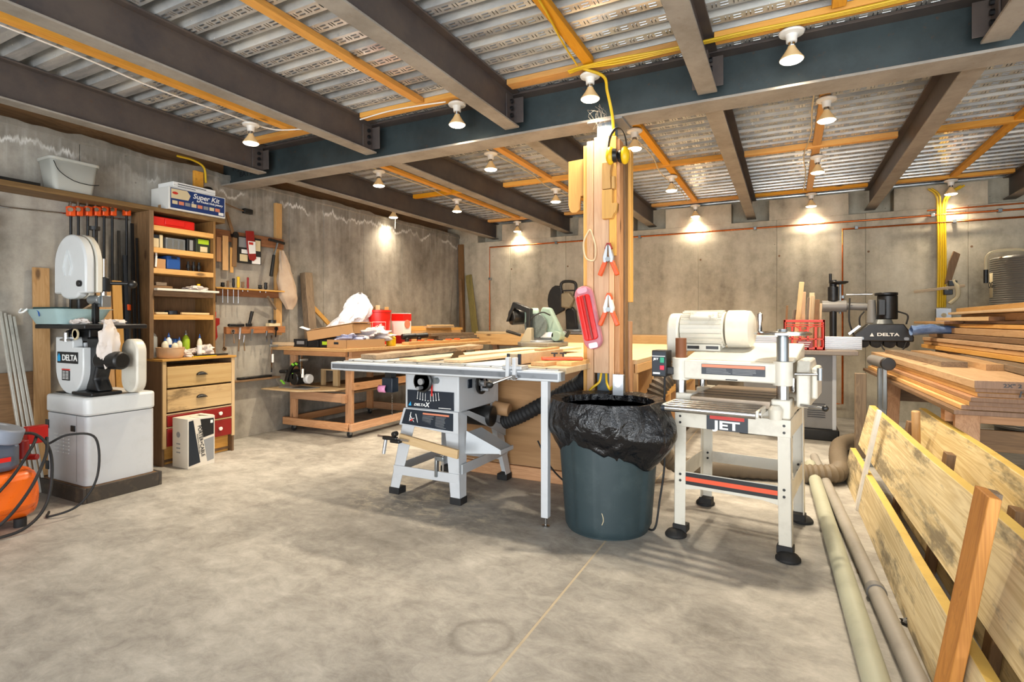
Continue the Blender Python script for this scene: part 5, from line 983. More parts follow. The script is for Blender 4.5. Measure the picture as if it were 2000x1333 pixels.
for i, pts in enumerate(([(-3.98, 1.64, .50), (-3.90, 1.60, .40), (-3.86, 1.50, .22), (-3.90, 1.38, .06), (-4.0, 1.25, .015)], [(-4.0, 1.60, .52), (-3.92, 1.54, .46), (-3.88, 1.42, .30), (-3.90, 1.28, .16), (-3.95, 1.15, .12)], [(-3.96, 1.30, .54), (-3.94, 1.44, .55), (-3.97, 1.58, .53), (-3.93, 1.64, .40), (-3.87, 1.60, .15), (-3.84, 1.48, .03), (-3.86, 1.30, .012), (-3.9, 1.1, .012)], [(-4.02, 1.66, .45), (-3.95, 1.74, .50), (-3.90, 1.86, .46), (-3.90, 1.87, .22), (-3.92, 1.78, .06), (-4.0, 1.66, .012), (-4.1, 1.7, .012)])):
    solo('air_hose', ['thick black hose looping over the orange tank front', 'black hose curving across the orange tank', 'outermost black hose loop reaching the floor', 'black hose loop arching toward the bandsaw cabinet'][i], 'hose', MB().tube(pts, .0085 if i < 3 else .007, 8, 8), M['rub'], 'hoses of the compressor')
# ================================================================= long wall shelf, tall shelf unit and drawer chest
sh = solo('wall_shelf', 'long rough board shelf high on the left wall', 'shelf', MB().box(-4.995, -4.745, .4, 3.34, 2.125, 2.165), wood('old_brown_shelf', '#8d7048', '#5e4528', 'y', 1, .45), bev=.004)
U = thing('tall_shelf', 'tall narrow wooden shelf unit standing on the drawer chest', 'shelf', (-4.86, 2.92, .89)); sw_ = wood('shelf_side_wood', '#8f6b40', '#5f4426', 'z', 1, .4)
part('side_panel', MB().box(-4.99, -4.72, 2.645, 2.668, .888, 2.124), sw_, U, .003); part('side_panel', MB().box(-4.99, -4.72, 3.205, 3.228, .888, 2.124), sw_, U, .003); part('back_panel', MB().box(-4.995, -4.985, 2.669, 3.204, .888, 2.124), M['oakz'], U)
part('face_trim', MB().box(-4.72, -4.705, 2.635, 2.67, .888, 2.124), sw_, U, .002)
shz = [1.985, 1.80, 1.625, 1.435, 1.235]
for z in shz: part('shelf_board', MB().box(-4.985, -4.715, 2.669, 3.204, z-.022, z+.022), M['goldy'] if z != 1.435 else M['oaky'], U, .003)
solo('white_board', 'white painted board with screws on the fourth shelf front', 'board', MB().beam((-4.68, 2.67, 1.468), (-4.68, 3.22, 1.468), .05, .018), paint('white_old_paint', '#d9d5c8', .5, 0, .2), bev=.002)
D = thing('drawer_chest', 'wooden drawer chest with two pale drawers above red ones', 'drawers', (-4.78, 3.0, 0)); dw = wood('chest_side', '#8b6a48', '#6b4e32', 'z', 1, .35)
part('carcass', MB().box(-4.99, -4.585, 2.665, 2.685, .0, .866).box(-4.99, -4.585, 3.295, 3.315, .0, .866).box(-4.99, -4.97, 2.685, 3.295, 0, .866).box(-4.97, -4.63, 2.685, 3.295, .02, .04), dw, D, .002)
part('chest_top', MB().box(-4.99, -4.56, 2.655, 3.325, .867, .886), M['goldy'], D, .003); part('kick_board', MB().box(-4.66, -4.64, 2.685, 3.295, 0, .145), M['goldy'], D, .002)
for y0, y1 in ((2.665, 2.695), (3.285, 3.315)): part('face_frame', MB().box(-4.586, -4.572, y0, y1, .145, .866), M['ltz'], D, .002)
drw = wood('pale_drawer_front', '#d6b67e', '#b9935a', 'y', .8, .3, stain='#4f3b22')
for z0, z1, mt_, hd_ in ((.645, .82, drw, 'cup'), (.442, .630, drw, 'cup'), (.325, .415, M['dred'], 'knob'), (.160, .305, M['dred'], 'knob')):
    if hd_ == 'knob': part('drawer_rail', MB().box(-4.586, -4.574, 2.695, 3.285, z1+.004, z1+.016), M['lty'], D, .001)
    d = part('drawer', MB().box(-4.98, -4.568, 2.70, 3.28, z0, z1), mt_, D, .004)
    if hd_ == 'cup': part('cup_pull', MB().grid(lambda u, v: Vector((-4.568+.024*math.sin(PI*v*.5), 2.99+.045*math.cos(PI*u)*(1-.0*v), (z0+z1)/2+.028*math.sin(PI*u)*math.cos(PI*.5*v)+.002)), 14, 6), M['blackm'], d).modifiers.new('s', 'SOLIDIFY').thickness = .003
    else:
        for y in (2.83, 3.16): part('knob', MB().cyl((-4.568, y, (z0+z1)/2), (-4.545, y, (z0+z1)/2), .010, .018, n=16), M['pw'], d, .003)
# tool carton on the floor
o = thing('tool_carton', 'black and white power tool carton standing on the floor', 'carton', (-4.43, 2.84, 0)); cw = paint('white_carton', '#d8d0c2', .6, 0, .12, '#8a7a60'); x0, x1, y0, y1, H_ = -4.53, -4.325, 2.718, 2.95, .405
part('box_body', MB().box(x0, x1, y0, y1, 0, H_), cw, o, .003); 
fx = x1+.0012
part('print_panel', MB().prism([(y0+.008, .02), (y0+.105, .035), (y0+.045, .39), (y0+.008, .385)], x1-.001, fx, 'x'), M['navy'], o); part('print_panel', MB().prism([(y0+.105, .39), (y1-.01, .385), (y1-.01, .25), (y0+.130, .235)], x1-.001, fx, 'x'), M['ink'], o); part('print_panel', MB().prism([(y0+.134, .215), (y1-.01, .23), (y1-.01, .04), (y0+.165, .03)], x1-.001, fx, 'x'), M['pgrey'], o)
text('lettering', 'PORTER+CABLE', .042, (fx+.001, y0+.112, .21), (0, .13, -.99), (0, .99, .13), M['ink'], o, .88, .0005); text('lettering', 'PROFESSIONAL POWER TOOLS', .012, (fx+.001, y0+.089, .19), (0, .13, -.99), (0, .99, .13), M['ink'], o, 1)
part('small_label', MB().box(fx-.001, fx+.0005, y1-.04, y1-.018, .345, .37), M['pw'], o); part('round_mark', MB().cyl((-4.45, y0-.0015, .27), (-4.45, y0+.001, .27), .024, n=24), M['pgrey'], o)
m = MB()
for k in range(3): m.box(-4.475, -4.425, y0-.0015, y0+.001, .19-k*.035, .20-k*.035)
part('small_print', m, M['pgrey'], o, kind='stuff'); part('box_flap', MB().box(x0+.1, x1, y0+.08, y0+.10, H_, H_+.003).beam((x0+.08, y1-.06, H_+.012), (x1-.01, y1-.02, H_+.002), .05, .003), cw, o)
# things on the shelves
o = thing('clear_tub', 'translucent white plastic tub with a wire handle on the wall shelf', 'tub', (-4.87, 2.13, 2.166)); t = NT('frosted_plastic'); fz = t.out('#c9c9c0', .3); t.b.inputs['Alpha'].default_value = .72
part('tub_body', loft([ring(.17, .25, .03, -4.86, 2.14, 2.167), ring(.21, .31, .035, -4.86, 2.14, 2.385)]), fz, o).modifiers.new('s', 'SOLIDIFY').thickness = .003
part('tub_lid', MB().prism(rrect(.225, .33, .04, 5, -4.86, 2.14), 2.385, 2.408, 'z'), fz, o, .006); part('wire_handle', MB().tube([(-4.745, 1.995, 2.37), (-4.742, 2.03, 2.30), (-4.745, 2.12, 2.25), (-4.745, 2.22, 2.24), (-4.742, 2.285, 2.25)], .003, 6), M['blackm'], o)
K_ = thing('kit_carton', 'white carton with a blue printed side on the wall shelf', 'carton', (-4.85, 3.07, 2.166)); x1 = -4.72
part('box_body', MB().box(-4.975, x1, 2.80, 3.325, 2.167, 2.36), paint('white_card', '#dddcd6', .6, 0, .06), K_, .003); ks_ = part('printed_side', MB().box(x1, x1+.0015, 2.815, 3.315, 2.18, 2.352), M['pblue'], K_)
text('lettering', 'Super Kit', .062, (x1+.003, 3.135, 2.315), (0,1,0), (0,0,1), M['pw'], K_, 1.05, .0008, shear=.25); text('lettering', 'for Pocket Hole Joinery', .026, (x1+.003, 3.17, 2.277), (0,1,0), (0,0,1), M['pw'], K_, 1, .0006, shear=.2)
text('lettering', '6', .036, (x1+.003, 3.01, 2.252), (0,1,0), (0,0,1), M['pw'], K_, 1.2, .001)
part('photo_print', MB().prism([(2.82, 2.345), (2.96, 2.347), (2.99, 2.31), (2.97, 2.265), (2.82, 2.262)], x1+.0015, x1+.0025, 'x'), M['pcream'], ks_); part('photo_print', MB().ball((x1+.002, 2.855, 2.31), .001, .03, .014), M['pred'], ks_)
for k in range(8): part('photo_print', MB().box(x1+.0015, x1+.0025, 2.83+k*.056, 2.875+k*.056, 2.215-.0*k, 2.245), [M['pcream'], M['psalmon'], M['pgrey']][k % 3], ks_)
part('barcode_label', MB().box(x1+.0015, x1+.0025, 3.255, 3.305, 2.187, 2.213), M['pw'], ks_); part('tape', MB().box(-4.87, -4.83, 2.7985, 2.80, 2.17, 2.21), M['card'], K_)
o = thing('flat_carton', 'flat white carton lying on the blue printed kit carton', 'carton', (-4.85, 3.07, 2.362)); part('box_body', MB().box(-4.96, -4.74, 2.85, 3.24, 2.362, 2.415), M['pw'], o, .003); part('print_line', MB().box(-4.74, -4.739, 2.89, 3.15, 2.395, 2.402), M['ink'], o)
part('print_line', MB().box(-4.74, -4.739, 2.89, 3.05, 2.376, 2.381), M['ink'], o); part('lid_seam', MB().box(-4.741, -4.7385, 2.855, 3.235, 2.387, 2.389), M['pgrey'], o)
o = thing('black_case', 'dark cable plug and bent rod beside the cartons on the shelf', 'plug', (-4.9, 3.34, 2.3)); part('plug_body', MB().ball((-4.93, 3.29, 2.45), .05, .05, .035), M['black'], o); part('lead', MB().tube([(-4.93, 3.33, 2.45), (-4.93, 3.42, 2.38), (-4.95, 3.6, 2.34), (-4.97, 3.72, 2.33)], .006, 8), M['oakx'], o); part('wall_hook', MB().box(-4.995, -4.95, 3.70, 3.80, 2.31, 2.36), M['black'], o, .006)
cable('cable', 'yellow cable bending down the wall beside the girder end', [(-4.93, 3.0, 2.70), (-4.93, 3.15, 2.70), (-4.94, 3.26, 2.66), (-4.94, 3.28, 2.52)], .010, M['cyel']); solo('wood_cleat', 'short orange wood cleat on the wall below the girder end', 'block', MB().box(-4.99, -4.96, 3.18, 3.27, 2.45, 2.62), M['furx'], bev=.003)
solo('long_level', 'dark narrow level with a yellow end lying on the wall shelf', 'level', MB().box(-4.80, -4.77, 1.45, 1.93, 2.166, 2.19), M['black'], bev=.003)
zb = [z+.023 for z in shz]
o = thing('red_case', 'bright red plastic tool case on the top inner shelf', 'case', (-4.84, 2.86, zb[0])); part('case_body', MB().box(-4.95, -4.745, 2.675, 3.05, zb[0], zb[0]+.082), M['red'], o, .014); part('case_handle', MB().box(-4.745, -4.735, 2.78, 2.95, zb[0]+.02, zb[0]+.07), M['red'], o, .006)
def small(name, lb, cat, y0, y1, z0, h, mat, x1=-4.76, x0=-4.93, bev=.004, extra=()):
    o = solo(name, lb, cat, MB().box(x0, x1, y0, y1, z0+.001, z0+h), mat, bev=bev)
    for nm_, a, mt_ in extra: part(nm_, MB().box(x1, x1+.0015, y0+(y1-y0)*a[0], y0+(y1-y0)*a[1], z0+h*a[2], z0+h*a[3]), mt_, o)
    return o
small('picture_box', 'box with a pinkish picture at the left of the second shelf', 'box', 2.672, 2.745, zb[1], .115, M['navy'], extra=(('picture', (.05,.95,.05,.7), M['pcream']),)); small('small_block', 'narrow cream box beside the picture box', 'box', 2.75, 2.777, zb[1], .115, M['pcream'])
small('clear_case', 'clear plastic organiser on the second shelf', 'case', 2.80, 2.97, zb[1], .10, paint('smoky_clear_plastic', '#6f7478', .2), extra=(('compartment', (.1,.3,.1,.85), M['steelg']), ('compartment', (.4,.6,.1,.85), M['steelg']), ('compartment', (.7,.9,.1,.85), M['steelg'])))
small('black_box', 'black drill bit box on the second shelf', 'box', 2.985, 3.06, zb[1], .115, M['ink'], extra=(('print', (.3,.7,.1,.9), M['pgrey']),)); small('green_box', 'dark green box with pale labels at the right of the second shelf', 'box', 3.065, 3.20, zb[1], .13, paint('dark_green', '#2a3426', .5), extra=(('label', (.15,.9,.62,.95), M['lime']), ('label', (.3,.8,.08,.45), M['pcream'])))
solo('white_cord_coil', 'white looped cord at the left of the third shelf', 'cord', MB().tube([(-4.75, 2.685, zb[2]+.012), (-4.75, 2.68, zb[2]+.13), (-4.75, 2.70, zb[2]+.15), (-4.75, 2.715, zb[2]+.12), (-4.75, 2.71, zb[2]+.012)], .008, 8), M['pw'])
small('card_box', 'small plain cardboard box on the third shelf', 'box', 2.72, 2.80, zb[2], .085, M['card']); small('blue_case', 'blue plastic case on the third shelf', 'case', 2.81, 2.93, zb[2], .12, M['blue'], bev=.012, extra=(('latch', (.3,.7,.8,.95), M['navy']),))
for i in range(3): solo('drill_bit', ['left', 'middle', 'right'][i]+' dark bit standing at the right of the third shelf', 'drill bit', MB().cyl((-4.80, 3.02+i*.05, zb[2]), (-4.80, 3.02+i*.05, zb[2]+.09), .01).cyl((-4.80, 3.02+i*.05, zb[2]+.03), (-4.80, 3.02+i*.05, zb[2]+.06), .017), M['blackm'], 'bits on the third shelf')
small('stacked_strip', 'brown strip lying at the left of the fourth shelf', 'strip', 2.68, 2.86, zb[3], .045, M['oaky']); small('tin_box', 'small brown tin on the strip of the fourth shelf', 'tin', 2.72, 2.81, zb[3]+.045, .03, M['graywy'])
solo('paper_heap', 'crumpled pale papers on the right of the fourth shelf', 'papers', MB().ball((-4.80, 3.08, zb[3]+.03), .08, .09, .03, 20, 12, .8, 4), cl); solo('yellow_plug', 'small yellow plug on top of the papers of the fourth shelf', 'cap', MB().cyl((-4.76, 3.09, zb[3]+.055), (-4.76, 3.09, zb[3]+.08), .014), M['yellow'])
small('small_board', 'upright thin board at the left of the fifth shelf', 'board', 2.675, 2.705, zb[4], .13, M['goldz']); small('notepad', 'pale notepads lying on the fifth shelf', 'notepad', 2.72, 2.82, zb[4], .02, M['pcream']); solo('sanding_disc', 'dark blue round disc on the fifth shelf', 'disc', MB().cyl((-4.82, 2.88, zb[4]), (-4.82, 2.88, zb[4]+.035), .05, n=20), M['navy'], bev=.004); solo('folding_rule', 'tan folding rule lying on the fifth shelf', 'rule', MB().beam((-4.76, 2.93, zb[4]+.012), (-4.75, 3.18, zb[4]+.01), .025, .018), M['lty'], bev=.002)
# bottles on the chest top
zc = .887
def bottle(x, y, r, h, body, cap, name, lb, lab=None, base=zc):
    o = thing(name, lb, 'bottle', (x, y, base)); part('bottle_body', MB().lathe([(.0,.001),(r*.9,.001),(r,.008),(r,h*.62),(r*.8,h*.72),(r*.36,h*.8),(r*.34,h*.84)], (x, y, base), n=20), body, o)
    part('bottle_cap', MB().lathe([(r*.40,h*.82),(r*.42,h*.88),(r*.18,h*.92),(r*.14,h),(.0,h)], (x, y, base), n=16), cap, o)
    if lab: part('label', MB().lathe([(r*1.01,h*.15),(r*1.01,h*.5)], (x, y, base), n=20), lab, o)
    return o
t = NT('clear_bottle'); cb_ = t.out('#dfe6e4', .08); t.b.inputs['Alpha'].default_value = .45
bottle(-4.85, 2.72, .055, .28, cb_, M['pw'], 'water_jug', 'big clear ribbed bottle with a white cap on the chest'); gl = paint('cream_glue', '#e6dcc2', .4)
tb = thing('glue_tub', 'round tan plastic tub holding glue bottles on the chest', 'tub', (-4.68, 2.78, zc)); part('tub_body', MB().lathe([(.0,.001),(.085,.001),(.098,.02),(.105,.085),(.108,.088),(.108,.092),(.100,.092),(.094,.022),(.0,.012)], (-4.68, 2.79, zc), n=28), paint('peach_plastic', '#d8b088', .35, 0, .1), tb)
for i, (x, y, h, bd) in enumerate(((-4.66, 2.735, .165, gl), (-4.72, 2.80, .20, M['pw']), (-4.63, 2.80, .145, gl), (-4.66, 2.855, .165, gl))): bottle(x, y, .026 if i < 3 else .022, h, bd, M['blue'], 'glue_bottle', ['left cream glue bottle with blue cap in the tub', 'tall white glue bottle at the back of the tub', 'front cream glue bottle with blue cap in the tub', 'slim glue bottle at the right of the tub'][i], M['pcream'] if i != 1 else M['blue'], zc+.014)['group'] = 'glue bottles in the tub'
bottle(-4.66, 3.035, .020, .20, gl, M['blue'], 'glue_bottle', 'slim cream glue bottle with blue cap standing alone on the chest', M['pw']); bottle(-4.85, 3.03, .032, .23, M['lime'], M['steelg'], 'spray_can', 'lime green spray can at the back of the chest', M['lime'])
solo('blue_jar', 'blue jar behind the glue bottles on the chest', 'jar', MB().cyl((-4.88, 2.93, zc), (-4.88, 2.93, zc+.16), .05, n=20), M['blue'], bev=.006)
rag('rag_heap', 'dirty white rag heap at the right of the chest top', (-4.74, 3.12, zc+.05), .07, .085, .045, 2.2, .8); rag('rag_heap', 'dark-spotted rag beside the glue bottle on the chest', (-4.72, 2.95, zc+.035), .05, .06, .034, 9.2, .8)
solo('pry_bar', 'black flat tool lying at the front right of the chest top', 'tool', MB().beam((-4.63, 2.98, zc+.012), (-4.60, 3.26, zc+.012), .03, .016), M['black'], bev=.004); solo('yellow_pencil', 'yellow pencil-like strip on the front edge of the chest', 'pencil', MB().beam((-4.585, 2.92, zc+.005), (-4.585, 3.14, zc+.005), .012, .008), M['yellow'])
# ================================================================= wall tool rack right of the tall shelf
Rk = thing('wall_tool_rack', 'wooden rack of rails and shelves screwed to the left wall', 'rack', (-4.96, 3.8, 1.05)); rw = wood('rack_wood', '#a86a34', '#7a4720', 'y', 1, .4)
part('upright', MB().box(-4.995, -4.955, 4.085, 4.165, 1.05, 2.49), M['goldz'], Rk, .003); part('top_rail', MB().box(-4.954, -4.935, 3.30, 4.17, 1.99, 2.10), rw, Rk, .003); part('shelf_board', MB().box(-4.954, -4.86, 3.33, 4.12, 1.515, 1.53), M['goldy'], Rk, .002); part('shelf_rail', MB().box(-4.954, -4.935, 3.36, 4.15, 1.45, 1.514), rw, Rk, .003)
part('brace', MB().beam((-4.88, 3.92, 1.46), (-4.93, 4.06, 1.33), .02, .02), M['graywz'], Rk); part('lower_rail', MB().box(-4.954, -4.91, 3.47, 4.17, 1.075, 1.145), rw, Rk, .003); part('end_block', MB().box(-4.91, -4.87, 3.28, 3.34, 1.38, 1.52), M['navy'], Rk, .004)
for i, (y, z0, z1, w, mt_) in enumerate(((3.40, 1.78, 2.02, .05, M['firz']), (3.46, 1.70, 2.04, .06, M['goldz']), (3.52, 1.68, 1.93, .035, M['goldz']))): solo('wood_template', ['narrow reddish', 'wide stepped', 'short pale'][i]+' wooden template hanging by the tall shelf', 'template', MB().box(-4.93+.012*i, -4.92+.012*i, y-w/2, y+w/2, z0, z1), mt_, 'templates on the rack', .003)
o = thing('hand_saw', 'old dark frame saw hanging from the rack top rail', 'saw', (-4.9, 3.55, 1.75)); part('saw_back', MB().beam((-4.90, 3.46, 2.27), (-4.90, 3.55, 2.03), .018, .03).beam((-4.90, 3.55, 2.03), (-4.90, 3.54, 1.74), .03, .045), M['oakz'], o, .004); part('saw_pivot', MB().cyl((-4.92, 3.55, 2.06), (-4.875, 3.55, 2.06), .03, n=14), M['blackm'], o)
o = thing('tool_catalogue', 'printed catalogue hanging from the rack top rail', 'booklet', (-4.92, 3.73, 1.79)); part('cover', MB().box(-4.928, -4.918, 3.60, 3.87, 1.79, 2.06), M['ink'], o, .002); 
for a, mt_ in (((3.61, 3.70, 1.95, 2.05), M['pgrey']), ((3.62, 3.71, 1.81, 1.88), M['pcream']), ((3.80, 3.86, 1.93, 2.04), M['pcream']), ((3.76, 3.86, 1.795, 1.87), M['pw']), ((3.64, 3.74, 1.89, 1.93), M['pw'])): part('cover_print', MB().box(-4.918, -4.9165, *a), mt_, o)
o = thing('sanding_belt', 'red sanding belts hanging over the catalogue', 'belt', (-4.90, 3.73, 1.8)); part('belt', MB().prism([(3.675, 2.12), (3.77, 2.13), (3.80, 1.85), (3.77, 1.82), (3.72, 1.83), (3.69, 1.95)], -4.91, -4.90, 'x'), M['dred'], o, .004); part('belt_label', MB().prism([(3.70, 2.02), (3.785, 2.02), (3.79, 1.90), (3.715, 1.89)], -4.90, -4.898, 'x'), M['pw'], o); part('belt_label', MB().box(-4.898, -4.897, 3.71, 3.76, 1.985, 2.01), M['pred'], o)
o = thing('claw_hammer', 'claw hammer with a black grip hanging beside the upright', 'hammer', (-4.88, 4.02, 1.68)); part('hammer_head', MB().beam((-4.90, 3.95, 2.07), (-4.90, 4.15, 2.05), .025, .028), M['blackm'], o, .005); part('hammer_handle', MB().cyl((-4.90, 4.06, 2.05), (-4.895, 4.01, 1.90), .010), M['steelg'], o); part('hammer_grip', MB().cyl((-4.895, 4.01, 1.91), (-4.89, 3.97, 1.68), .016, .02, n=12), M['black'], o, .004)
t = NT('canvas_bag'); cbm = t.out(t.mix(t.noise(t.obj(), 9, 4), '#cdb9a2', '#a98f78'), .9)
def bagf(u, v):
    a = 2*PI*u; w = .02+.095*math.sin(PI*min(1, v*.62+.02))**1.2*(1 if v < .8 else 1-(v-.8)*4); q = .018*noise.noise(Vector((math.cos(a)*2, math.sin(a)*2, v*5))); return Vector((-4.91+(w*.55+q)*math.cos(a), 4.13+.10*v+(w+q)*math.sin(a), 1.97-.64*v))
solo('canvas_bag', 'pale canvas dust bag hanging on the rack upright', 'bag', MB().grid(bagf, 28, 26, True), cbm)
tl = [(3.413, .05, M['blackm'], .02), (3.467, .07, M['oakz'], .012), (3.528, .10, M['ink'], .014), (3.58, .12, M['yellow'], .016), (3.63, .07, M['oakz'], .016), (3.688, .12, M['dred'], .012), (3.832, .05, M['blackm'], .022), (3.90, .08, M['blackm'], .018)]
tn = ['dark stubby', 'brown', 'black-handled', 'yellow-handled', 'thick brown', 'red-handled', 'small black', 'angled black']
for i, (y, h, mt_, r) in enumerate(tl):
    o = thing('hand_tool', tn[i]+' hand tool standing in the rack shelf', 'tool', (-4.89, y, 1.53), 0, 'tools in the rack shelf'); part('tool_handle', MB().lathe([(.0,.003),(r*.7,.005),(r,h*.3),(r*.8,h*.7),(r,h*.92),(.0,h)], (-4.885, y, 1.53), n=12), mt_, o); part('tool_blade', MB().cyl((-4.885, y, 1.53), (-4.885, y, 1.38 if i < 4 else 1.50), .004), M['chrome'], o)
lt_ = [(3.44, .93, 1.08, M['oakx'], 'brown-stemmed wrench'), (3.53, .98, 1.10, M['chrome'], 'ring spanner'), (3.60, .90, 1.14, M['chrome'], 'long bright pliers'), (3.645, .90, 1.06, M['chrome'], 'second bright pliers'), (3.74, 1.0, 1.12, M['steelg'], 'short grey pliers'), (3.91, .98, 1.10, M['chrome'], 'thin steel rod'), (4.04, 1.03, 1.12, M['blackm'], 'coiled dark wire')]
for i, (y, z0, z1, mt_, lb) in enumerate(lt_):
    m = MB().beam((-4.895, y, z1), (-4.895, y+(.012 if i % 2 else -.01), z0), .006, .014)
    if i in (0, 1, 6): m.lathe([(.012,-.003),(.022,-.003),(.022,.003),(.012,.003),(.012,-.003)], (-4.895, y, z0 if i == 0 else z1), 'x', 14)
    else: m.beam((-4.89, y+.014, z1), (-4.89, y+.004, (z0+z1)/2), .006, .010)
    solo('hanging_tool', lb+' hanging below the lower rack rail', 'tool', m, mt_, 'tools on the lower rack rail')
o = thing('red_hand_clamp', 'dark red quick clamp hanging between shelf and lower rail', 'clamp', (-4.82, 3.29, 1.0)); part('clamp_body', MB().prism([(3.229, 1.24), (3.35, 1.23), (3.35, 1.17), (3.32, 1.15), (3.33, 1.05), (3.30, 1.0), (3.285, 1.05), (3.27, 1.15), (3.229, 1.17)], -4.86, -4.835, 'x'), M['dred'], o, .005); part('clamp_rod', MB().cyl((-4.85, 3.30, 1.28), (-4.85, 3.31, .95), .005), M['chrome'], o); part('clamp_knob', MB().cyl((-4.85, 3.30, 1.24), (-4.85, 3.30, 1.29), .018), M['red'], o)
o = thing('angle_grinder_tool', 'black-handled pliers standing on the lower rack rail', 'pliers', (-4.9, 3.74, 1.146)); part('grip', MB().cyl((-4.90, 3.71, 1.15), (-4.90, 3.75, 1.30), .014, .018), M['black'], o); part('jaw', MB().box(-4.915, -4.885, 3.68, 3.74, 1.147, 1.18), M['blackm'], o, .006)
solo('block_plane', 'dark hand plane lying at the left of the lower rack rail', 'plane', MB().box(-4.93, -4.89, 3.49, 3.66, 1.147, 1.175), M['blackm'], bev=.01); solo('white_card_pack', 'pale flat pack with a dark spool on the lower rack rail', 'pack', MB().box(-4.94, -4.88, 3.94, 4.08, 1.147, 1.18), M['pcream'], bev=.002); solo('tape_spool', 'dark spool on top of the pale pack', 'spool', MB().cyl((-4.91, 4.0, 1.181), (-4.91, 4.0, 1.215), .04, n=20), M['black'], bev=.004)
# ================================================================= rolling workbench by the left wall
Wb = thing('workbench', 'rolling fir workbench with open base by the left wall', 'workbench', (-4.4, 4.9, 0))
part('bench_top', MB().prism([(-4.98, 4.05), (-3.92, 4.05), (-3.70, 6.62), (-4.98, 6.62)], .892, .924, 'z'), M['pinex'], Wb, .004)
part('front_apron', MB().box(-4.92, -4.02, 4.155, 4.19, .835, .890), M['firx'], Wb, .003); part('side_apron', MB().box(-4.02, -3.98, 4.20, 6.4, .80, .890), M['firy'], Wb, .003); part('back_apron', MB().box(-4.92, -4.03, 6.35, 6.39, .80, .89), M['firx'], Wb)
for x, y in ((-4.88, 4.205), (-4.07, 4.205), (-4.88, 5.42), (-4.07, 5.42)):
    part('leg', MB().box(x, x+.085, y, y+.04, .07, .834), M['firz'], Wb, .004)
    cs = part('caster', MB().cyl((x+.03, y+.02, .032), (x+.055, y+.02, .032), .031, n=18), M['rub'], Wb, .004); part('caster_fork', MB().box(x+.015, x+.07, y-.005, y+.045, .058, .069).box(x+.022, x+.028, y+.0, y+.03, .03, .06).box(x+.058, x+.064, y, y+.03, .03, .06), M['steelg'], cs)
part('front_base_rail', MB().box(-4.95, -4.0, 4.165, 4.203, .07, .15), M['firx'], Wb, .004); part('rear_base_rail', MB().box(-4.95, -4.0, 5.462, 5.50, .07, .16), M['firx'], Wb, .004); part('side_base_rail', MB().box(-3.985, -3.948, 4.17, 5.50, .07, .15), M['firy'], Wb, .004); part('side_base_rail', MB().box(-4.93, -4.89, 4.25, 5.46, .075, .15), M['firy'], Wb, .004)
part('front_mid_rail', MB().box(-4.82, -4.03, 4.163, 4.203, .36, .45), M['firx'], Wb, .004); part('side_mid_rail', MB().box(-3.985, -3.948, 4.21, 6.3, .49, .565), M['firy'], Wb, .004)
part('lower_shelf', MB().box(-4.90, -3.99, 4.25, 6.3, .455, .475), M['oakx'], Wb, .002); part('end_block', MB().box(-4.06, -4.02, 4.14, 4.162, .36, .44), M['firz'], Wb, .003)
for x, y in ((-4.88, 6.30), (-4.07, 6.30)): part('leg', MB().box(x, x+.085, y, y+.04, .0, .80), M['firz'], Wb, .004)
solo('tool_board', 'thin pine board jutting from the bench shelf under the circular saw', 'board', MB().prism([(-4.96, 3.90), (-4.45, 3.92), (-4.15, 4.15), (-4.15, 4.6), (-4.85, 4.6)], .478, .492, 'z'), M['ltx'], bev=.002)
Cs = thing('circular_saw', 'black and green circular saw on the board under the workbench', 'circular saw', (-4.62, 4.1, .493)); gn = paint('lime_trim', '#7bc23a', .4)
part('base_shoe', MB().box(-4.84, -4.42, 4.02, 4.2, .493, .502), M['alu'], Cs, .002); part('blade_guard', MB().prism([(-4.70+.13*math.cos(a), .57+.12*math.sin(a)) for a in [PI*i/12*1.15-.2 for i in range(13)]], 4.12, 4.15), M['black'], Cs, .006)
part('motor', MB().cyl((-4.58, 3.99, .60), (-4.58, 4.12, .60), .065, n=22), M['black'], Cs, .01); part('motor_cap', MB().cyl((-4.48, 4.07, .60), (-4.42, 4.07, .60), .05, n=20), M['grey'], Cs, .01)
part('handle', MB().tube([(-4.80, 4.09, .56), (-4.74, 4.08, .67), (-4.66, 4.08, .745), (-4.58, 4.08, .73), (-4.53, 4.08, .66)], .022, 10), M['black'], Cs); part('front_grip', MB().cyl((-4.86, 4.06, .66), (-4.76, 4.07, .665), .02), M['black'], Cs, .006)
for p in ((-4.66, .742), (-4.61, .75), (-4.83, .56), (-4.80, .54)): part('green_trim', MB().bx((p[0], 4.055, p[1]), (.035, .02, .018), (0, .5, 0)), gn, Cs, .004)
part('splitter', MB().box(-4.60, -4.585, 3.99, 4.0, .60, .66), gn, Cs)
for x, w in ((-4.6, .04), (-4.42, .07)): solo('wood_jig', ['narrow', 'wide'][w > .05]+' upright of the pale wooden jig under the workbench', 'jig', MB().box(x, x+w, 4.38, 4.42, .493, .66), M['ltz'], 'jig blocks under the bench', .002)
solo('wood_jig_rail', 'pale top piece of the wooden jig under the workbench', 'jig', MB().box(-4.6, -4.35, 4.38, 4.42, .661, .675), M['ltx'], bev=.002)
solo('wall_board', 'dark board on brackets on the wall left of the bench', 'shelf', MB().box(-4.99, -4.9, 3.55, 4.1, .585, .605), M['oaky'], bev=.003); solo('black_tool', 'flat black tool on the dark wall board', 'tool', MB().box(-4.97, -4.91, 3.62, 4.0, .606, .63), M['black'], bev=.006)
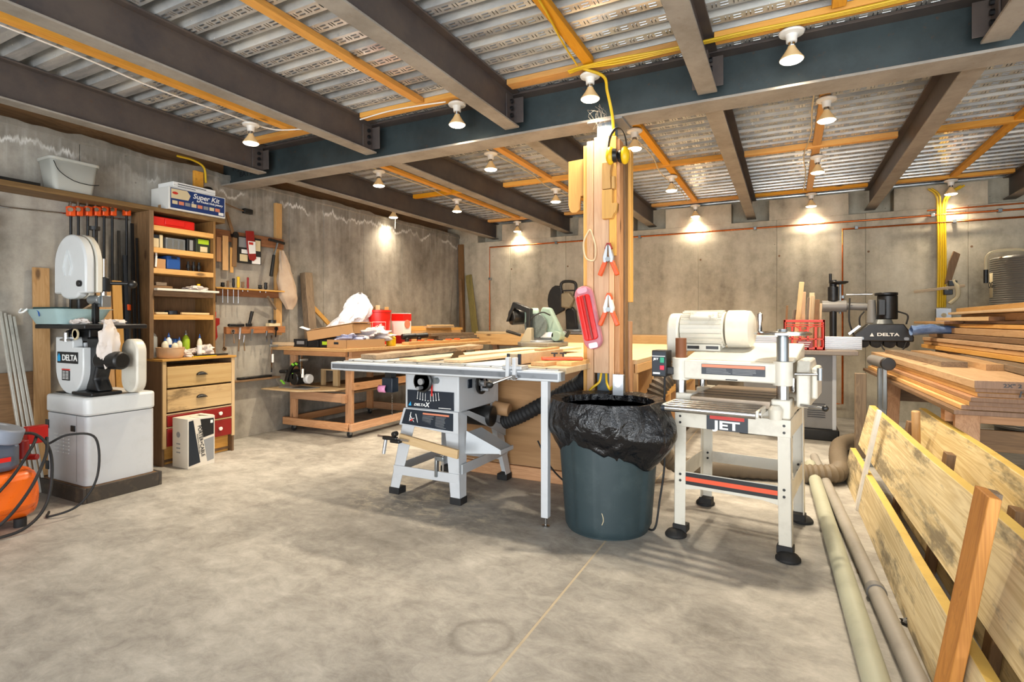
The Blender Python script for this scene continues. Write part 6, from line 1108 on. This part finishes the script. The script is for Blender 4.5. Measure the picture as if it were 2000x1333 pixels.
for i, (x, y) in enumerate(((-4.9, 3.98), (-4.45, 3.98))):
    o = thing('bar_clamp', ['steel bar clamp hanging at the left corner of the bench top', 'steel bar clamp hanging under the bench edge by the circular saw'][i], 'clamp', (x, y, .7)); part('clamp_bar', MB().box(x-.004, x+.004, y-.01, y+.01, .66, 1.05-.2*i), M['chrome'], o); part('clamp_jaw', MB().box(x-.01, x+.01, y-.02, y+.08, .925 if i == 0 else .79, .95 if i == 0 else .81), M['steelg'], o, .003); part('clamp_handle', MB().cyl((x, y-.015+.03, .76-.14*i), (x, y-.015+.03, .85-.14*i), .014, n=12), M['pw'], o, .003)
solo('long_stick', 'pale square stick lying on the left end of the workbench', 'stick', MB().beam((-4.97, 4.06, .955), (-4.50, 4.30, .955), .04, .035), M['ltx'], bev=.002)
zt = .925
def crt(lb, x, y, w, d, h, prt): 
    o = thing('tool_box', lb, 'box', (x, y, zt), 0, 'black boxes on the bench'); part('box_body', MB().box(x-w/2, x+w/2, y-d/2, y+d/2, zt+.001, zt+h), M['ink'], o, .003); part('label_print', MB().box(x-w*.25, x+w*.3, y-d/2-.0015, y-d/2, zt+h*.35, zt+h*.75), prt, o); return o
crt('black box with a blue-grey label at the left of the bench', -4.66, 4.23, .20, .16, .085, M['pgrey']); crt('plain black box second from the left on the bench', -4.47, 4.23, .15, .16, .075, M['ink']); crt('black box with a lime label beside the cardboard tray', -4.30, 4.23, .15, .16, .085, M['lime'])
def tray(name, lb, c, w, d, h, rz, tilt, grp=None, mat=None):
    o = thing(name, lb, 'box', c, rz, grp); t_ = .004
    o.rotation_euler = (0, tilt, rz)
    part('box_bottom', MB().box(-w/2, w/2, -d/2, d/2, 0, t_), mat or M['card'], o, local=True)
    for i, a in enumerate(((-w/2, w/2, -d/2, -d/2+t_), (-w/2, w/2, d/2-t_, d/2), (-w/2, -w/2+t_, -d/2, d/2), (w/2-t_, w/2, -d/2, d/2))): part('box_side', MB().box(*a, t_, h), mat or M['card'], o, local=True)
    return o
tr = tray('cardboard_tray', 'open cardboard tray with a handle hole at the bench corner', (-4.06, 4.36, zt+.001), .30, .52, .085, math.radians(-6), 0); part('hand_hole', MB().box(-.04, .03, -.262, -.26, .04, .062), M['navy'], tr, local=True)
tray('tilted_carton', 'closed flat carton tilted on the things at the bench corner', (-4.30, 4.38, zt+.11), .52, .46, .10, math.radians(18), math.radians(-9))
lid = solo('carton_lid', 'torn cardboard lid lying on the tilted carton', 'lid', MB().bx((-4.28, 4.39, zt+.225), (.50, .45, .006), (0, math.radians(-9), math.radians(18))), M['card'])
solo('white_flap', 'small white paper flap at the left of the tilted carton', 'paper', MB().bx((-4.62, 4.18, zt+.20), (.10, .06, .003), (.2, .3, .4)), M['pw'])
t = NT('white_plastic_sheet'); v = t.obj(); wn = t.noise(v, 7, 4, .55, 1.5); wps = t.out('#dfe2ec', .4, 0, wn, .7, .03)
def bgf(u, v):
    a = 2*PI*u; k = 1-v; q = Vector((math.cos(a)*1.1, math.sin(a)*1.1, v*2.2)); n1 = noise.noise(q*1.2)*.12; n2 = abs(noise.noise(q*2.6+Vector((4, 1, 0))))*.09; fold = .025*math.sin(a*7+v*5+n1*30)*k
    cy = 4.72+.26*v**1.3; ry = (.34*k**.55+.03+n1-n2+fold)*(1-.15*v); rx = .21*k**.6+.03+n1*.8-n2*.6+fold
    return Vector((-4.56+rx*math.cos(a), cy+ry*math.sin(a), .99+.53*v+n2*.5-.10*k*max(0, -math.sin(a))*v*2))
solo('plastic_sheet_heap', 'tall crumpled heap of white plastic sheet on the workbench', 'plastic sheet', MB().grid(bgf, 72, 44, True), wps)
solo('plastic_wrap', 'bluish crumpled plastic wrap spilling over the cardboard tray', 'plastic wrap', MB().ball((-4.12, 4.30, zt+.10), .13, .11, .055, 40, 24, 1.0, 3), paint('bluish_wrap', '#a9aecb', .25, 0, .4, '#e8e8f2', 20)); solo('plastic_wrap', 'greyish crumpled wrap heaped at the right of the cardboard tray', 'plastic wrap', MB().ball((-4.05, 4.60, zt+.12), .13, .20, .07, 44, 26, 1.0, 8), paint('greyish_wrap', '#b7aeb0', .3, 0, .5, '#f0ece8', 20))
solo('yellow_bottle', 'yellow plastic bottle beside the crumpled wrap on the bench', 'bottle', MB().lathe([(.0,0),(.05,.0),(.055,.02),(.055,.09),(.03,.12),(.02,.135),(.0,.14)], (-3.98, 4.82, zt), n=18), M['yellow'])
o = thing('red_bucket', 'bright red plastic bucket with white lettering on the workbench', 'bucket', (-4.42, 5.12, zt)); part('bucket_body', MB().lathe([(.0,0),(.13,.0),(.147,.38),(.155,.385),(.155,.41),(.145,.41),(.143,.37),(.125,.02),(.0,.012)], (-4.42, 5.12, zt), n=32), M['red'], o)
part('logo_square', MB().grid(lambda u, v: Vector((-4.42+.149*math.cos(-1.35+1.1*u), 5.12+.149*math.sin(-1.35+1.1*u), zt+.10+.17*v)), 8, 4), M['pw'], o); part('logo_square_fill', MB().grid(lambda u, v: Vector((-4.42+.151*math.cos(-1.32+1.04*u), 5.12+.151*math.sin(-1.32+1.04*u), zt+.105+.16*v)), 8, 4), M['red'], o)
for k, s in enumerate(('THE', 'HOME')): text('lettering', s, .045, (-4.42+.155*math.cos(-.82), 5.12+.155*math.sin(-.82), zt+.215-k*.06), (.73, .68, .45), (-.3, -.3, .9), M['pw'], o, 1, .001)
for i in range(5): solo('wood_offcut', ['left tan', 'flat brown', 'middle pale', 'dark thin', 'tall right golden'][i]+' offcut standing in the red bucket', 'offcut', MB().beam((-4.48+i*.03, 5.05+i*.03, zt+.03), (-4.50+i*.035, 5.04+i*.04, zt+.43+.02*(i % 3)), .05, .02), [M['pinez'], M['oakz'], M['ltz'], M['graywz'], M['goldz']][i], 'offcuts in the red bucket', .002)
o = thing('red_carton', 'red and white printed carton right of the bucket', 'carton', (-4.30, 5.42, zt)); part('box_body', MB().box(-4.40, -4.22, 5.34, 5.50, zt+.001, zt+.375), M['pw'], o, .003); part('red_band', MB().box(-4.402, -4.218, 5.338, 5.502, zt+.28, zt+.37), M['red'], o); part('red_band', MB().box(-4.402, -4.218, 5.338, 5.502, zt+.002, zt+.10), M['dred'], o); part('round_print', MB().cyl((-4.2185, 5.42, zt+.24), (-4.216, 5.42, zt+.24), .055, n=20), M['psalmon'], o)
# tools and lumber on the bench
for i, (x, y, lb) in enumerate(((-4.0, 5.15, 'dark cordless tool on the bench beside the bucket'), (-4.05, 5.45, 'black tool lying behind the cordless tool on the bench'))):
    o = thing('power_tool', lb, 'tool', (x, y, zt)); part('tool_body', MB().cyl((x-.05, y-.05, zt+.09), (x+.03, y+.12, zt+.10), .035, n=16), M['blackm'], o, .008); part('tool_grip', MB().box(x-.02, x+.02, y-.04, y+.01, zt+.001, zt+.08), M['black'], o, .01); part('tool_battery', MB().box(x-.035, x+.035, y-.06, y+.03, zt+.001, zt+.03), M['navy'], o, .004)
for i in range(5):
    y = 5.35+i*.17; o = thing('f_clamp', ['first', 'second', 'third', 'fourth', 'farthest'][i]+' of the clamps lying on the bench edge beyond the bucket', 'clamp', (-4.0, y, zt), 0, 'clamps lying on the bench')
    part('clamp_bar', MB().beam((-3.95+.02*i, y, zt+.012+.008*(i % 3)), (-4.15, y+.95, zt+.02+.012*(i % 3)), .008, .022), M['steelg'] if i % 2 else M['oaky'], o); part('clamp_head', MB().box(-3.99+.02*i, -3.92+.02*i, y-.03, y+.02, zt+.001, zt+.05), M['orange'] if i != 2 else M['black'], o, .005)
for i, (x, y0, y1, z, w, h, mt_) in enumerate(((-3.92, 5.0, 6.5, 0, .10, .035, 'gold'), (-4.15, 5.9, 6.9, 0, .10, .04, 'grayw'), (-4.16, 5.95, 6.85, .042, .10, .035, 'grayw'), (-4.18, 5.8, 6.8, .080, .11, .035, 'grayw'), (-4.36, 5.6, 6.7, 0, .14, .15, 'pine'), (-4.34, 5.4, 6.75, .152, .09, .035, 'gold'), (-4.42, 5.5, 6.4, .19, .08, .02, 'gold'), (-4.28, 5.9, 6.45, .188, .08, .02, 'lt'), (-4.27, 5.95, 6.42, .21, .08, .018, 'lt'))):
    plank('bench_lumber', ['golden strip along the right edge of the workbench', 'bottom grey board of the pile on the bench', 'middle grey board of the pile on the bench', 'top grey board of the pile on the bench', 'stack of pine under the golden boards on the bench', 'long golden board above the grey pile', 'short golden board at the back of the bench pile', 'small pale block on the golden board', 'topmost small pale block on the bench pile'][i], (x, y0, zt+z), (x+.05, y1, zt+z), w, h, M[mt_+'y'], .001, group='lumber on the workbench')
# posts leaning left of the bench and in the back corner
solo('leaning_timber', 'weathered square timber leaning on the wall behind the bench', 'timber', MB().beam((-4.86, 4.49, .93), (-4.93, 4.475, 1.755), .11, .085, up=(1, 0, .1)), M['graywz'], bev=.004); solo('leaning_stick', 'orange stick leaning diagonally behind the weathered timber', 'stick', MB().beam((-4.90, 4.85, 1.12), (-4.96, 4.54, 1.42), .05, .02, up=(1, 0, 0)), M['goldz'], bev=.002)
solo('corner_timber', 'tall dark timber standing in the back left corner', 'timber', MB().beam((-4.86, 7.76, .0), (-4.94, 7.80, 2.5), .09, .05, up=(0, 1, 0)), M['oakz'], bev=.003); solo('corner_timber', 'greenish yellow board leaning in the back left corner', 'timber', MB().beam((-4.44, 7.66, .0), (-4.80, 7.82, 1.98), .11, .03, up=(0, 1, 0)), wood('green_yellow_board', '#9c8b3c', '#6d6232', 'z', 1, .4), bev=.003); solo('corner_timber', 'thin dark stick between the corner boards', 'timber', MB().beam((-4.62, 7.42, .0), (-4.87, 7.66, 1.9), .04, .03, up=(0, 1, 0)), M['oakz'], bev=.002)
# ================================================================= long bench on the back wall
Bb = thing('wall_bench', 'long fir-fronted bench running along the back wall', 'workbench', (-2.6, 7.4, 0)); part('bench_surface', MB().box(-4.35, -.35, 7.18, 7.84, .985, 1.01), M['pinex'], Bb, .003); part('front_board', MB().box(-4.35, -.35, 7.14, 7.178, .85, 1.01), M['goldx'], Bb, .003); part('back_board', MB().box(-4.35, -.35, 7.80, 7.84, .80, .984), M['firx'], Bb)
for x in (-4.3, -3.3, -2.3, -1.3, -.42): part('leg', MB().box(x, x+.09, 7.2, 7.24, 0, .984), M['firz'], Bb, .003); part('leg', MB().box(x, x+.09, 7.76, 7.80, 0, .984), M['firz'], Bb, .003)
part('lower_shelf', MB().box(-4.3, -.4, 7.2, 7.8, .3, .32), M['oakx'], Bb); part('bench_cleat', MB().box(-4.25, -3.6, 7.14, 7.2, 1.011, 1.045), M['ltx'], Bb, .003)
# ================================================================= sage green miter saw on the outfeed table
Ms = thing('miter_saw', 'sage green miter saw with a black guard on the outfeed table', 'miter saw', (-2.3, 5.35, .933)); sg = paint('sage_green', '#8fa79b', .45, 0, .3, '#6a6a58'); zb_ = .934
part('saw_base', MB().prism([(-2.60, 5.25), (-2.50, 5.12), (-2.18, 5.10), (-2.12, 5.25), (-2.12, 5.52), (-2.60, 5.52)], zb_, zb_+.045, 'z'), paint('dusty_aluminium', '#8f8b80', .5, .5, .4), Ms, .008)
part('turn_table', MB().cyl((-2.36, 5.30, zb_+.045), (-2.36, 5.30, zb_+.065), .15, n=28), M['alu'], Ms, .003); part('turn_handle', MB().cyl((-2.50, 5.12, zb_+.12), (-2.62, 5.02, zb_+.165), .016), M['black'], Ms, .004); part('handle_neck', MB().prism([(-2.54, zb_+.04), (-2.40, zb_+.04), (-2.40, zb_+.20), (-2.45, zb_+.20)], 5.16, 5.24), paint('tan_dusty_casting', '#a59c86', .6, 0, .3), Ms, .01)
part('fence', MB().box(-2.56, -2.15, 5.44, 5.47, zb_+.045, zb_+.12), M['alu'], Ms, .004); part('clear_block', MB().box(-2.36, -2.20, 5.30, 5.40, zb_+.09, zb_+.15), M['pw'], Ms, .01)
part('saw_arm', MB().prism([(-2.42, zb_+.26), (-2.36, zb_+.42), (-2.26, zb_+.41), (-2.14, zb_+.18), (-2.12, zb_+.08), (-2.20, zb_+.06), (-2.27, zb_+.12)], 5.34, 5.42), sg, Ms, .02); part('pivot_boss', MB().cyl((-2.18, 5.30, zb_+.11), (-2.18, 5.46, zb_+.11), .055, n=22), sg, Ms, .006)
part('motor', MB().cyl((-2.66, 5.20, zb_+.31), (-2.56, 5.32, zb_+.32), .085, n=24), M['black'], Ms, .012); part('motor_housing', MB().cyl((-2.56, 5.32, zb_+.32), (-2.42, 5.40, zb_+.32), .092, n=24), sg, Ms, .012)
part('blade_cover', MB().prism([(-2.70, zb_+.26), (-2.62, zb_+.47), (-2.60, zb_+.475), (-2.41, zb_+.40), (-2.42, zb_+.20), (-2.46, zb_+.20), (-2.46, zb_+.36), (-2.60, zb_+.41), (-2.67, zb_+.27)], 5.16, 5.24), M['black'], Ms, .008)
part('blade_guard', MB().cyl((-2.40, 5.27, zb_+.22), (-2.40, 5.31, zb_+.22), .13, n=28), paint('smoky_guard', '#6f7a78', .25, .2, .2), Ms, .004); part('saw_cord', MB().tube([(-2.46, 5.2, zb_+.2), (-2.40, 5.18, zb_+.30), (-2.30, 5.22, zb_+.36), (-2.24, 5.3, zb_+.33)], .007, 8), M['rub'], Ms); part('knob', MB().cyl((-2.10, 5.4, zb_+.1), (-2.06, 5.4, zb_+.16), .02), M['black'], Ms)
# second, black and grey miter saw on the wall bench
M2 = thing('sliding_saw', 'black and silver sliding saw standing on the back wall bench', 'miter saw', (-2.8, 7.4, 1.01))
part('saw_base', MB().box(-3.0, -2.35, 7.25, 7.55, 1.012, 1.06), M['alu'], M2, .01); part('base_table', MB().cyl((-2.7, 7.35, 1.06), (-2.7, 7.35, 1.085), .17, n=24), M['steelg'], M2); part('fence', MB().prism([(-2.74, 1.09), (-2.36, 1.09), (-2.36, 1.20), (-2.66, 1.20)], 7.42, 7.45), M['alu'], M2, .004)
part('lower_arm', MB().prism([(-2.84, 1.06), (-2.66, 1.06), (-2.70, 1.35), (-2.76, 1.42), (-2.86, 1.36)], 7.30, 7.38), M['blackm'], M2, .02)
part('blade_guard', MB().prism([(-2.98+.17*math.cos(a)*.8, 1.50+.22*math.sin(a)) for a in [1.0+i*.35 for i in range(11)]]+[(-2.86, 1.36), (-2.88, 1.60)], 7.26, 7.34), M['black'], M2, .012)
part('gear_head', MB().prism([(-2.90, 1.40), (-2.76, 1.38), (-2.70, 1.52), (-2.78, 1.62), (-2.90, 1.60)], 7.24, 7.34), paint('dusty_tan_metal', '#8d8068', .5, .3, .3), M2, .02)
part('d_handle', MB().tube([(-2.90, 7.28, 1.58), (-2.91, 7.28, 1.72), (-2.86, 7.28, 1.77), (-2.72, 7.28, 1.76), (-2.68, 7.28, 1.70), (-2.70, 7.28, 1.56)], .022, 10), M['black'], M2)
part('handle_bridge', MB().box(-2.90, -2.70, 7.265, 7.295, 1.63, 1.65), M['black'], M2, .005)
for i, (x, lb) in enumerate(((-3.35, 'white cup on the wall bench left of the saws'),)): solo('paper_cup', lb, 'cup', MB().lathe([(.0,0),(.022,.0),(.03,.05),(.02,.06),(.024,.085),(.0,.088)], (x, 7.25, 1.01), n=14), M['pcream'])
